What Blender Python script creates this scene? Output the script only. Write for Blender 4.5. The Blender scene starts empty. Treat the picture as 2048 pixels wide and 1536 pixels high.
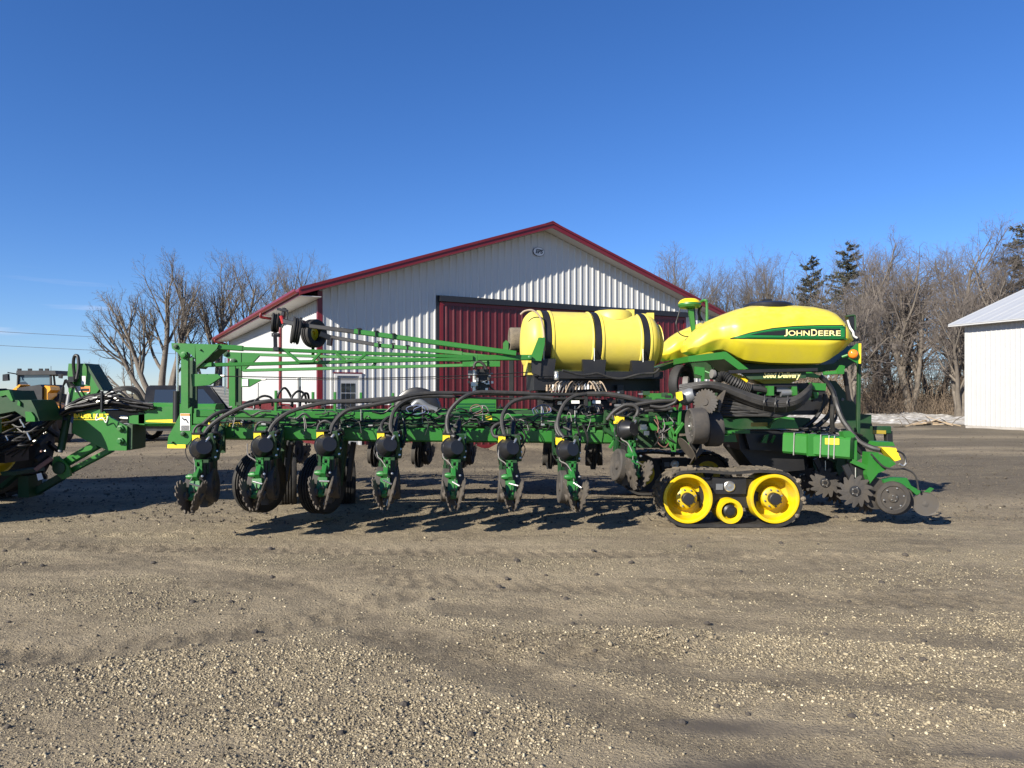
import bpy, math, random
import numpy as np
from math import sin, cos, pi, radians, atan2, sqrt
from mathutils import Vector as V, Matrix, Quaternion
from mathutils.bvhtree import BVHTree

scene = bpy.context.scene
COL = scene.collection
random.seed(7)
rng = np.random.default_rng(11)

# ------------------------------------------------------------------ camera, sky, sun, exposure
F_PX, HORIZON, EYE = 1450.0, 787.0, 1.65
cam = bpy.data.cameras.new("camera")
cam.sensor_width = 36.0
cam.lens = F_PX / 2048 * 36.0
cam.shift_y = (HORIZON - 768) / 2048
cam.clip_start, cam.clip_end = 0.1, 6000
cam_o = bpy.data.objects.new("camera", cam)
COL.objects.link(cam_o)
cam_o.location = (0, 0, EYE)
cam_o.rotation_euler = (radians(90), 0, 0)
scene.camera = cam_o

SUN_TO = V((-0.61, -0.62, 0.485)).normalized()
world = bpy.data.worlds.new("World")
scene.world = world
world.use_nodes = True
wn, wl = world.node_tree.nodes, world.node_tree.links
wn.clear()
sky = wn.new("ShaderNodeTexSky")
sky.sky_type = "NISHITA"
sky.sun_disc = False
sky.sun_elevation = math.asin(SUN_TO.z)
sky.sun_rotation = atan2(SUN_TO.x, SUN_TO.y)
sky.altitude = 300
sky.air_density = 1.0
sky.dust_density = 0.0
sky.ozone_density = 4.0
hsv = wn.new("ShaderNodeHueSaturation")
hsv.inputs["Saturation"].default_value = 1.10
hsv.inputs["Value"].default_value = 1.0
bg = wn.new("ShaderNodeBackground")
bg.inputs["Strength"].default_value = 0.062
wout = wn.new("ShaderNodeOutputWorld")
tint = wn.new("ShaderNodeMix")
tint.data_type, tint.blend_type = "RGBA", "MULTIPLY"
tint.inputs[0].default_value = 1.0
tint.inputs[7].default_value = (0.83, 0.935, 1.24, 1)
wl.new(sky.outputs[0], tint.inputs[6])
wl.new(tint.outputs[2], hsv.inputs["Color"])
# a few faint high wisps low in the sky
tc = wn.new("ShaderNodeTexCoord")
mp = wn.new("ShaderNodeMapping")
mp.inputs["Scale"].default_value = (3.5, 3.5, 46)
wl.new(tc.outputs["Generated"], mp.inputs["Vector"])
cn = wn.new("ShaderNodeTexNoise")
cn.inputs["Scale"].default_value = 1.6
cn.inputs["Detail"].default_value = 5
wl.new(mp.outputs[0], cn.inputs["Vector"])
cr = wn.new("ShaderNodeValToRGB")
cr.color_ramp.elements[0].position, cr.color_ramp.elements[1].position = 0.60, 0.80
wl.new(cn.outputs["Fac"], cr.inputs[0])
sp = wn.new("ShaderNodeSeparateXYZ")
wl.new(tc.outputs["Generated"], sp.inputs[0])
er = wn.new("ShaderNodeValToRGB")
er.color_ramp.elements[0].position, er.color_ramp.elements[0].color = 0.03, (0, 0, 0, 1)
er.color_ramp.elements[1].position, er.color_ramp.elements[1].color = 0.075, (.5, .5, .5, 1)
e3 = er.color_ramp.elements.new(0.15)
e3.color = (0, 0, 0, 1)
wl.new(sp.outputs[2], er.inputs[0])
cm = wn.new("ShaderNodeMath")
cm.operation = "MULTIPLY"
wl.new(cr.outputs[0], cm.inputs[0])
wl.new(er.outputs[0], cm.inputs[1])
cx = wn.new("ShaderNodeMix")
cx.data_type = "RGBA"
cx.inputs[7].default_value = (8.2, 7.9, 8.8, 1)
wl.new(cm.outputs[0], cx.inputs[0])
wl.new(hsv.outputs[0], cx.inputs[6])
wl.new(cx.outputs[2], bg.inputs["Color"])
wl.new(bg.outputs[0], wout.inputs["Surface"])

sun = bpy.data.lights.new("sun", "SUN")
sun.energy = 5.0
sun.angle = radians(0.53)
sun.color = (1.0, 0.93, 0.82)
sun_o = bpy.data.objects.new("sun", sun)
COL.objects.link(sun_o)
sun_o.location = SUN_TO * 60
sun_o.rotation_euler = SUN_TO.to_track_quat("Z", "Y").to_euler()

scene.view_settings.view_transform = "Standard"
scene.view_settings.look = "None"
scene.view_settings.exposure = 0.98
scene.view_settings.gamma = 1.0
scene.view_settings.use_curve_mapping = False
scene.render.engine = "CYCLES"
scene.cycles.max_bounces = 6
scene.cycles.diffuse_bounces = 3
scene.cycles.glossy_bounces = 3
scene.cycles.transparent_max_bounces = 8
scene.cycles.use_adaptive_sampling = True

# ------------------------------------------------------------------ helpers
def P(px, py, D):
    """A point at distance D in front of the viewer, read off the photograph."""
    return V(((px - 1024) / F_PX * D, D, EYE + (HORIZON - py) / F_PX * D))

def ortho(d):
    d = d.normalized()
    up = V((0, 0, 1)) if abs(d.z) < 0.95 else V((1, 0, 0))
    a = d.cross(up).normalized()
    return a, a.cross(d).normalized()

def spline(pts, n=6):
    """Catmull-Rom through the points."""
    pts = [V(p) for p in pts]
    if len(pts) < 3:
        return pts
    q = [pts[0] * 2 - pts[1]] + pts + [pts[-1] * 2 - pts[-2]]
    out = []
    for i in range(1, len(q) - 2):
        p0, p1, p2, p3 = q[i - 1], q[i], q[i + 1], q[i + 2]
        for k in range(n):
            t = k / n
            out.append(0.5 * ((2 * p1) + (p2 - p0) * t + (2 * p0 - 5 * p1 + 4 * p2 - p3) * t * t + (3 * p1 - p0 - 3 * p2 + p3) * t ** 3))
    out.append(pts[-1])
    return out

class MB:
    """Collects geometry for one mesh object."""
    def __init__(self):
        self.v, self.f, self.m = [], [], []
        self.mi = 0
    def mat(self, i):
        self.mi = i
        return self
    def add(self, verts, faces):
        o = len(self.v)
        self.v.extend([tuple(x) for x in verts])
        for fc in faces:
            self.f.append(tuple(o + i for i in fc))
            self.m.append(self.mi)
        return self
    def box(self, c, s, rot=None):
        c = V(c)
        vs = []
        for x in (-.5, .5):
            for y in (-.5, .5):
                for z in (-.5, .5):
                    p = V((x * s[0], y * s[1], z * s[2]))
                    vs.append(c + (rot @ p if rot else p))
        return self.add(vs, [(0, 1, 3, 2), (4, 6, 7, 5), (0, 4, 5, 1), (2, 3, 7, 6), (0, 2, 6, 4), (1, 5, 7, 3)])
    def rings(self, rings, closed_ring=True, cap=True):
        n = len(rings[0])
        vs, fs = [], []
        for r in rings:
            vs.extend(r)
        for i in range(len(rings) - 1):
            for k in range(n if closed_ring else n - 1):
                a, b = i * n + k, i * n + (k + 1) % n
                fs.append((a, b, b + n, a + n))
        if cap:
            fs.append(tuple(range(n - 1, -1, -1)))
            fs.append(tuple((len(rings) - 1) * n + k for k in range(n)))
        return self.add(vs, fs)
    def beam(self, a, b, w, h, ch=0.12, up=None):
        """A bar with chamfered edges; w along the level side, h along the other."""
        a, b = V(a), V(b)
        d = (b - a).normalized()
        if up is None:
            s, u = ortho(d)
        else:
            s = d.cross(V(up)).normalized()
            u = s.cross(d).normalized()
        c = ch * min(w, h)
        pr = [(-w / 2 + c, -h / 2), (w / 2 - c, -h / 2), (w / 2, -h / 2 + c), (w / 2, h / 2 - c), (w / 2 - c, h / 2), (-w / 2 + c, h / 2), (-w / 2, h / 2 - c), (-w / 2, -h / 2 + c)]
        return self.rings([[p + s * x + u * y for x, y in pr] for p in (a, b)])
    def tube(self, pts, r, n=8, cap=True):
        pts = [V(p) for p in pts]
        rs = r if hasattr(r, "__len__") else [r] * len(pts)
        d0 = (pts[1] - pts[0])
        s, u = ortho(d0)
        rings = []
        for i, p in enumerate(pts):
            d = (pts[min(i + 1, len(pts) - 1)] - pts[max(i - 1, 0)])
            if d.length < 1e-9:
                d = d0
            d.normalize()
            s = (s - d * s.dot(d))
            if s.length < 1e-6:
                s, _ = ortho(d)
            s.normalize()
            u = s.cross(d)
            rings.append([p + s * (cos(2 * pi * k / n) * rs[i]) + u * (sin(2 * pi * k / n) * rs[i]) for k in range(n)])
        return self.rings(rings, cap=cap)
    def cyl(self, a, b, r, n=16):
        return self.tube([a, b], r, n)
    def lathe(self, c, axis, prof, n=28, closed=False):
        """prof: (radius, distance along axis)."""
        c, axis = V(c), V(axis).normalized()
        s, u = ortho(axis)
        rings = [[c + axis * h + s * (cos(2 * pi * k / n) * max(r, 1e-4)) + u * (sin(2 * pi * k / n) * max(r, 1e-4)) for k in range(n)] for r, h in prof]
        if closed:
            rings.append(rings[0])
            return self.rings(rings, cap=False)
        return self.rings(rings, cap=True)
    def plate(self, pts, D, t):
        """Outline of photograph points at distance D, t thick away from the viewer."""
        ps = [P(x, y, D) for x, y in pts]
        return self.prism(ps, V((0, t, 0)))
    def prism(self, ps, off):
        ps = [V(p) for p in ps]
        n = len(ps)
        nr = V((0, 0, 0))
        for i in range(n):
            nr += ps[i].cross(ps[(i + 1) % n])
        if nr.dot(V(off)) > 0:
            ps = ps[::-1]
        q = [p + V(off) for p in ps]
        fs = [tuple(range(n)), tuple(range(2 * n - 1, n - 1, -1))]
        fs += [(i, i + n, (i + 1) % n + n, (i + 1) % n) for i in range(n)]
        return self.add(ps + q, fs)
    def build(self, name, mats, parent=None, smooth=35, kind=None, label=None):
        o = raw_obj(name, np.array(self.v, dtype=float), self.f, mats, parent, smooth, self.m)
        if kind:
            o["kind"] = kind
        if label:
            o["label"] = label
        return o

WLOC = {}
def raw_obj(name, verts, faces, mats, parent=None, smooth=35, midx=None, center=True):
    if not isinstance(mats, (list, tuple)):
        mats = [mats]
    verts = np.asarray(verts, dtype=float)
    c = (verts.min(0) + verts.max(0)) / 2 if center else np.zeros(3)
    me = bpy.data.meshes.new(name)
    me.from_pydata((verts - c).tolist(), [], faces)
    for m in mats:
        me.materials.append(m)
    if midx is not None and len(mats) > 1:
        me.polygons.foreach_set("material_index", np.array(midx, dtype=np.int32))
    if smooth:
        me.polygons.foreach_set("use_smooth", np.ones(len(me.polygons), dtype=bool))
        me.set_sharp_from_angle(angle=radians(smooth))
    me.validate()
    me.update()
    o = bpy.data.objects.new(name, me)
    COL.objects.link(o)
    pl = V((0, 0, 0))
    if parent is not None:
        o.parent = parent
        pl = WLOC.get(parent.name, V((0, 0, 0)))
    o.location = V(c.tolist()) - pl
    WLOC[o.name] = V(c.tolist())
    return o

def fast_mesh(name, verts, tris=None, quads=None):
    """Mesh straight from numpy arrays."""
    me = bpy.data.meshes.new(name)
    nv = len(verts)
    me.vertices.add(nv)
    me.vertices.foreach_set("co", np.ascontiguousarray(verts, dtype=np.float32).ravel())
    idx, starts, tot = [], [], 0
    for arr, k in ((tris, 3), (quads, 4)):
        if arr is not None and len(arr):
            arr = np.asarray(arr, dtype=np.int32)
            idx.append(arr.ravel())
            starts.append(tot + np.arange(len(arr), dtype=np.int32) * k)
            tot += arr.size
    idx = np.concatenate(idx)
    starts = np.concatenate(starts)
    me.loops.add(len(idx))
    me.loops.foreach_set("vertex_index", idx)
    me.polygons.add(len(starts))
    me.polygons.foreach_set("loop_start", starts)
    me.update(calc_edges=True)
    return me

def link(name, me, mat, parent=None, kind=None):
    o = bpy.data.objects.new(name, me)
    if mat is not None and len(me.materials) == 0:
        me.materials.append(mat)
    COL.objects.link(o)
    if parent is not None:
        o.parent = parent
    if kind:
        o["kind"] = kind
    return o

def thing(name, loc, label, cat, group=None):
    o = bpy.data.objects.new(name, None)
    COL.objects.link(o)
    o.empty_display_size = 0.3
    o.location = loc
    WLOC[o.name] = V(loc)
    return tag(o, label, cat, group)

def tag(o, label, cat, group=None):
    o["label"], o["category"] = label, cat
    if group:
        o["group"] = group
    return o

def copy_tree(o, parent=None):
    c = o.copy()
    COL.objects.link(c)
    if parent is not None:
        c.parent = parent
    for ch in list(o.children):
        copy_tree(ch, c)
    return c

def fbm(x, y, octaves=5, seed=0, gain=0.5):
    """Smooth value noise for numpy arrays, about -1..1."""
    r = np.random.default_rng(seed)
    out = np.zeros_like(x, dtype=float)
    amp, tot = 1.0, 0.0
    for o in range(octaves):
        tab = r.random((256, 256)) * 2 - 1
        xs, ys = x + r.random() * 99, y + r.random() * 99
        ix, iy = np.floor(xs).astype(int), np.floor(ys).astype(int)
        fx, fy = xs - ix, ys - iy
        fx, fy = fx * fx * (3 - 2 * fx), fy * fy * (3 - 2 * fy)
        a, b = tab[ix & 255, iy & 255], tab[(ix + 1) & 255, iy & 255]
        c, d = tab[ix & 255, (iy + 1) & 255], tab[(ix + 1) & 255, (iy + 1) & 255]
        out += amp * ((a * (1 - fx) + b * fx) * (1 - fy) + (c * (1 - fx) + d * fx) * fy)
        tot += amp
        amp *= gain
        x, y = x * 2.03, y * 2.03
    return out / tot

# ------------------------------------------------------------------ materials
def new_mat(name):
    m = bpy.data.materials.new(name)
    m.use_nodes = True
    nt = m.node_tree
    nt.nodes.clear()
    out = nt.nodes.new("ShaderNodeOutputMaterial")
    bs = nt.nodes.new("ShaderNodeBsdfPrincipled")
    nt.links.new(bs.outputs[0], out.inputs["Surface"])
    return m, nt, bs

def noise_node(nt, scale, detail=5, rough=0.55, coord=None, stretch=None):
    n = nt.nodes.new("ShaderNodeTexNoise")
    n.inputs["Scale"].default_value = scale
    n.inputs["Detail"].default_value = detail
    n.inputs["Roughness"].default_value = rough
    if coord is not None:
        if stretch:
            mp = nt.nodes.new("ShaderNodeMapping")
            mp.inputs["Scale"].default_value = stretch
            nt.links.new(coord, mp.inputs["Vector"])
            coord = mp.outputs[0]
        nt.links.new(coord, n.inputs["Vector"])
    return n

def ramp_node(nt, src, a, b, ca=(0, 0, 0, 1), cb=(1, 1, 1, 1)):
    r = nt.nodes.new("ShaderNodeValToRGB")
    r.color_ramp.elements[0].position, r.color_ramp.elements[1].position = a, b
    r.color_ramp.elements[0].color, r.color_ramp.elements[1].color = ca, cb
    nt.links.new(src, r.inputs[0])
    return r

def mix_node(nt, fac, a, b, mode="MIX"):
    n = nt.nodes.new("ShaderNodeMix")
    n.data_type = "RGBA"
    n.blend_type = mode
    for sock, val in ((n.inputs[0], fac), (n.inputs[6], a), (n.inputs[7], b)):
        if hasattr(val, "links"):
            nt.links.new(val, sock)
        elif isinstance(val, (int, float)):
            sock.default_value = val
        else:
            sock.default_value = (*val, 1) if len(val) == 3 else val
    return n.outputs[2]

def paint(name, col, rough=0.4, metal=0.0, dirt=0.0, dcol=(0.16, 0.13, 0.095), dscale=2.5, var=0.12, bump=0.0, bscale=40, spec=0.5, coat=0.0, lo=0.42, hi=0.68, top=0.0, tcol=(0.30, 0.25, 0.15)):
    """Paint, plastic, rubber or metal with dust and uneven tone."""
    m, nt, bs = new_mat(name)
    g = nt.nodes.new("ShaderNodeNewGeometry")
    n1 = noise_node(nt, dscale, 7, 0.62, g.outputs["Position"])
    n2 = noise_node(nt, dscale * 5.3, 5, 0.6, g.outputs["Position"])
    dk = tuple(c * (1 - var) for c in col)
    lt = tuple(min(1, c * (1 + var)) for c in col)
    base = mix_node(nt, n2.outputs["Fac"], dk, lt)
    if dirt > 0:
        r = ramp_node(nt, n1.outputs["Fac"], lo, hi, (0, 0, 0, 1), (dirt, dirt, dirt, 1))
        n3 = noise_node(nt, dscale * 30, 3, 0.6, g.outputs["Position"])
        r3 = ramp_node(nt, n3.outputs["Fac"], 0.3, 0.7, (.45, .45, .45, 1), (1, 1, 1, 1))
        mu = nt.nodes.new("ShaderNodeMath")
        mu.operation = "MULTIPLY"
        nt.links.new(r.outputs[0], mu.inputs[0])
        nt.links.new(r3.outputs[0], mu.inputs[1])
        base = mix_node(nt, mu.outputs[0], base, dcol)
        rr = nt.nodes.new("ShaderNodeMapRange")
        rr.inputs["To Min"].default_value, rr.inputs["To Max"].default_value = rough, min(1, rough + 0.45)
        nt.links.new(mu.outputs[0], rr.inputs["Value"])
        nt.links.new(rr.outputs[0], bs.inputs["Roughness"])
    else:
        bs.inputs["Roughness"].default_value = rough
    if top > 0:      # dust that has settled on faces turned up
        sn = nt.nodes.new("ShaderNodeSeparateXYZ")
        nt.links.new(g.outputs["Normal"], sn.inputs[0])
        tr = ramp_node(nt, sn.outputs[2], .25, .95, (0, 0, 0, 1), (top, top, top, 1))
        n4 = noise_node(nt, dscale * 7, 7, .7, g.outputs["Position"], (.5, 1, 1))
        t4 = ramp_node(nt, n4.outputs["Fac"], .38, .66)
        tm = nt.nodes.new("ShaderNodeMath")
        tm.operation = "MULTIPLY"
        nt.links.new(tr.outputs[0], tm.inputs[0])
        nt.links.new(t4.outputs[0], tm.inputs[1])
        base = mix_node(nt, tm.outputs[0], base, tcol)
    nt.links.new(base, bs.inputs["Base Color"])
    bs.inputs["Metallic"].default_value = metal
    bs.inputs["Specular IOR Level"].default_value = spec
    bs.inputs["Coat Weight"].default_value = coat
    if bump:
        bn = noise_node(nt, bscale, 5, 0.6, g.outputs["Position"])
        b = nt.nodes.new("ShaderNodeBump")
        b.inputs["Strength"].default_value = bump
        b.inputs["Distance"].default_value = 0.01
        nt.links.new(bn.outputs["Fac"], b.inputs["Height"])
        nt.links.new(b.outputs[0], bs.inputs["Normal"])
    return m

def glass(name, col=(0.02, 0.025, 0.03), rough=0.04):
    m, nt, bs = new_mat(name)
    bs.inputs["Base Color"].default_value = (*col, 1)
    bs.inputs["Roughness"].default_value = rough
    bs.inputs["Specular IOR Level"].default_value = 0.8
    return m

def clear_glass(name, tint=(0.75, 0.85, 0.85)):
    m, nt, bs = new_mat(name)
    bs.inputs["Base Color"].default_value = (*tint, 1)
    bs.inputs["Roughness"].default_value = 0.02
    bs.inputs["Transmission Weight"].default_value = 1.0
    bs.inputs["IOR"].default_value = 1.02
    return m

DUST = (0.2, 0.165, 0.12)
M = dict(
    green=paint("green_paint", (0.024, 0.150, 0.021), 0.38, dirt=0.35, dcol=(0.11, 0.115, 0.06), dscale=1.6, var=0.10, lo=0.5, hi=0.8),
    green_shaded=paint("green_paint_shaded", (0.006, 0.045, 0.011), 0.5, dirt=0.5, dcol=(0.07, 0.07, 0.045), dscale=2.5),  # same green darkened for parts in shadow, shade put into the colour
    green_cast=paint("green_casting", (0.018, 0.140, 0.024), 0.42, dirt=0.45, dcol=(0.13, 0.12, 0.07), dscale=9, lo=.48, hi=.75, bump=.15, bscale=90),
    yellow=paint("yellow_paint", (0.80, 0.56, 0.012), 0.35, dirt=0.12, dcol=(0.35, 0.26, 0.08), dscale=3, var=0.04),
    yellow_rim=paint("yellow_rim_paint", (0.62, 0.43, 0.004), 0.35, dirt=0.75, dcol=(0.22, 0.165, 0.075), dscale=4.5, var=0.05, lo=.48, hi=.74),
    poly_yellow=paint("yellow_polyethylene", (0.64, 0.525, 0.078), 0.42, dirt=0.28, dcol=(0.42, 0.34, 0.15), dscale=2.2, var=0.07, bump=.05, bscale=25, top=.55, tcol=(.36, .30, .14)),
    tank_yellow=paint("yellow_tank_plastic", (0.63, 0.525, 0.028), 0.36, dirt=0.30, dcol=(0.40, 0.33, 0.13), dscale=2.8, var=0.06, bump=.04, bscale=22, top=.75, tcol=(.33, .28, .12)),
    black=paint("black_paint", (0.012, 0.012, 0.013), 0.42, dirt=0.25, dcol=(0.04, 0.036, 0.03), dscale=3),
    plastic=paint("black_plastic", (0.014, 0.014, 0.015), 0.30, dirt=0.2, dcol=(0.04, 0.037, 0.033), dscale=8),
    hose=paint("black_hose_rubber", (0.017, 0.017, 0.017), 0.5, dirt=0.6, dcol=(0.055, 0.050, 0.043), dscale=6, lo=.35, hi=.6),
    wire=paint("black_cable", (0.009, 0.009, 0.009), 0.45, dirt=0.3, dcol=(0.028, 0.026, 0.023), dscale=9),
    rubber=paint("tyre_rubber", (0.012, 0.0115, 0.011), 0.7, dirt=0.7, dcol=(0.06, 0.052, 0.042), dscale=5, bump=.3, bscale=70),
    mud_rubber=paint("muddy_rubber", (0.035, 0.031, 0.026), 0.85, dirt=1.0, dcol=(0.22, 0.18, 0.125), dscale=3.5, lo=.30, hi=.58, bump=.6, bscale=45),
    gauge=paint("dusty_gauge_rubber", (0.043, 0.039, 0.035), 0.8, dirt=0.8, dcol=(0.085, 0.073, 0.058), dscale=7, bump=.25, bscale=60),
    steel_dirty=paint("soil_worn_steel", (0.085, 0.073, 0.060), 0.65, 0.35, dirt=0.85, dcol=(0.13, 0.107, 0.078), dscale=9, bump=.3, bscale=80),
    disc_dirty=paint("soil_stained_disc", (0.052, 0.047, 0.042), 0.6, 0.35, dirt=0.85, dcol=(0.095, 0.080, 0.061), dscale=7, bump=.2, bscale=60),
    zinc=paint("zinc_plated_steel", (0.62, 0.60, 0.54), 0.32, 0.9, dirt=0.3, dscale=12),
    chrome=paint("chromed_rod", (0.78, 0.78, 0.78), 0.14, 1.0, var=0.03),
    white=paint("white_plastic", (0.74, 0.74, 0.70), 0.4, dirt=0.2, dscale=9),
    tan=paint("cream_fitting", (0.34, 0.26, 0.18), 0.5, dirt=0.3, dscale=20),
    grey=paint("grey_casting", (0.16, 0.17, 0.18), 0.4, 0.3, dirt=0.3, dscale=12),
    grey_hose=paint("grey_cable", (0.16, 0.15, 0.14), 0.5, dirt=0.4, dscale=10),
    blue=paint("blue_tube", (0.10, 0.13, 0.24), 0.45, dirt=0.3, dscale=10),
    red_tube=paint("red_tube", (0.16, 0.07, 0.055), 0.5, dirt=0.3, dscale=10),
    decal_white=paint("white_sticker", (0.72, 0.72, 0.70), 0.45, dirt=0.2, dscale=12),
    decal_orange=paint("orange_sticker", (0.70, 0.24, 0.05), 0.45, dirt=0.2, dscale=12),
    decal_black=paint("black_sticker", (0.012, 0.012, 0.012), 0.35),
    decal_green=paint("green_sticker", (0.012, 0.16, 0.035), 0.3, var=.04),
    decal_dgreen=paint("dark_green_sticker", (0.006, 0.07, 0.02), 0.3, var=.04),
    decal_yellow=paint("yellow_sticker", (0.83, 0.62, 0.03), 0.4, var=.03),
    letter=paint("cream_lettering", (0.92, 0.82, 0.34), 0.35, var=.02),
    gold=paint("gold_lettering", (0.32, 0.24, 0.03), 0.4, var=.05),
    amber=paint("amber_lens", (0.80, 0.20, 0.015), 0.12, coat=.6),
    wall=paint("white_steel_siding", (0.53, 0.525, 0.49), 0.38, dirt=0.12, dcol=(0.5, 0.47, 0.4), dscale=0.9, var=.03),
    wall_sun_toned=paint("sun_toned_white_steel", (0.405, 0.41, 0.405), 0.4, dirt=0.25, dcol=(0.33, 0.32, 0.28), dscale=0.9, var=.03),  # copy of the siding white, lowered in colour against full sun
    soffit=paint("white_soffit", (0.62, 0.61, 0.58), 0.5, var=.03),
    red=paint("red_steel_siding", (0.086, 0.006, 0.009), 0.36, dirt=0.12, dcol=(0.25, 0.1, 0.08), dscale=1.2, var=.08),
    red_trim=paint("red_steel_trim", (0.15, 0.010, 0.014), 0.34, dirt=0.1, dcol=(0.25, 0.1, 0.08), dscale=1.2, var=.06),
    track_black=paint("black_door_track", (0.016, 0.016, 0.018), 0.4, var=.1),
    roof_white=paint("white_steel_roof", (0.345, 0.36, 0.375), 0.42, dirt=0.1, dcol=(0.5, 0.5, 0.48), dscale=.8, var=.03),
    pane=glass("dark_window_glass"),
    car_black=paint("black_car_paint", (0.004, 0.004, 0.005), 0.2, spec=.25, dirt=0.15, dcol=(0.06, 0.055, 0.045), dscale=1.5, lo=.5, hi=.8),
    loader_yellow=paint("orange_yellow_paint", (0.78, 0.33, 0.012), 0.3, coat=.3, dirt=0.2, dcol=(0.2, 0.13, 0.06), dscale=2),
    bark=paint("grey_brown_bark", (0.119, 0.101, 0.081), 0.9, dirt=0.6, dcol=(0.24, 0.21, 0.17), dscale=3.5, bump=.8, bscale=14),
    twig=paint("bare_twigs", (0.106, 0.090, 0.073), 0.9, dirt=0.5, dcol=(0.22, 0.185, 0.145), dscale=1.2),
    twig_red=paint("reddish_bare_twigs", (0.128, 0.108, 0.094), 0.9, dirt=0.5, dcol=(0.20, 0.175, 0.15), dscale=0.7),
    brush=paint("dry_brush_stems", (0.176, 0.132, 0.092), 0.9, dirt=0.6, dcol=(0.30, 0.24, 0.17), dscale=0.8),
    needle=paint("conifer_needles", (0.042, 0.046, 0.028), 0.8, dirt=0.4, dcol=(0.055, 0.05, 0.028), dscale=1.5, var=.4),
    wood=paint("weathered_lumber", (0.34, 0.26, 0.17), 0.85, dirt=0.5, dscale=4, var=.25),
    cable=paint("overhead_cable", (0.03, 0.03, 0.035), 0.6),
)

# ------------------------------------------------------------------ ground
def ell(x, y, cx, cy, rx, ry, ang=0.0):
    c, s = cos(ang), sin(ang)
    u, v = ((x - cx) * c + (y - cy) * s) / rx, (-(x - cx) * s + (y - cy) * c) / ry
    return np.clip(1.25 - np.sqrt(u * u + v * v), 0, 1)

def band(x, y, pts, half):
    """1 on a wheel track through the points, 0 beyond half its width."""
    d = np.full(x.shape, 9.0)
    for (x0, y0), (x1, y1) in zip(pts[:-1], pts[1:]):
        dx, dy = x1 - x0, y1 - y0
        t = np.clip(((x - x0) * dx + (y - y0) * dy) / (dx * dx + dy * dy), 0, 1)
        d = np.minimum(d, np.hypot(x - x0 - t * dx, y - y0 - t * dy))
    return np.clip(1 - d / half, 0, 1)

TRACKS = [([(-4.2, 7.6), (-1.9, 6.2), (-0.9, 5.1), (0.1, 4.2), (0.9, 3.6), (1.8, 3.0)], 0.28),
          ([(-5.5, 4.9), (-2.9, 4.6), (-1.6, 5.2), (-.9, 5.9)], 0.24),
          ([(-0.4, 5.6), (1.4, 5.3), (3.2, 4.85), (5.2, 4.4)], 0.26),
          ([(-1.0, 6.4), (1.2, 6.15), (3.6, 5.75), (6.2, 5.2)], 0.25),
          ([(0.4, 4.55), (1.8, 4.25), (3.4, 3.7)], 0.22),
          ([(-6.5, 7.9), (-3.6, 7.75), (0, 7.55), (4, 7.3)], 0.2)]

def gravel_mask(x, y):
    g = 0.62 * fbm(x * 0.42 + y * .10, y * 1.55 - x * .18, 6, 3, .62) + 0.55 * fbm(x * 2.2, y * 3.4, 5, 5, .6) + 0.17
    g += 0.62 * ell(x, y, -1.35, 4.35, 1.15, 0.72, .1) + 0.30 * ell(x, y, -.35, 3.75, .9, .40) + 0.26 * ell(x, y, 1.0, 4.6, 1.6, .7)
    g += 0.40 * ell(x, y, 0.15, 7.05, 1.5, .36) + 0.35 * ell(x, y, 3.6, 7.6, 2.6, .7, -.1) + .28 * ell(x, y, 3.2, 5.0, 1.6, .5)
    g += 0.30 * ell(x, y, -3.3, 8.35, 1.2, .35) + .3 * ell(x, y, 2.6, 3.9, .9, .5)
    for pts, hw in TRACKS:
        g -= 0.55 * np.minimum(1, 1.6 * band(x, y, pts, hw))
    g -= 0.5 * ell(x, y, .95, 3.3, 1.2, .4) + .35 * ell(x, y, -2.7, 3.2, 1.0, .35) + .45 * ell(x, y, 2.9, 3.35, .9, .3) + .3 * ell(x, y, -3.3, 5.0, .8, .5)
    far = np.clip((y - 9.5) / 3.5, 0, 1)
    g -= far * 0.28
    g += 0.35 * np.clip((y - 20) / 8, 0, 1) * np.clip(-x / 10, 0, 1)
    return np.clip(g, 0, 1)

def wet_mask(x, y):
    n = 0.5 * fbm(x * 1.6, y * 4.2, 4, 21)
    w = np.maximum.reduce([ell(x, y, 0.95, 3.18, 1.0, .24, .05), ell(x, y, 2.45, 3.32, .75, .16, -.05), .8 * ell(x, y, 1.2, 3.62, .8, .14, -.1), .7 * ell(x, y, -2.3, 3.15, 1.1, .14)])
    return np.clip((w + n - .42) * 1.3, 0, .8) * (w > 0)

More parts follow.
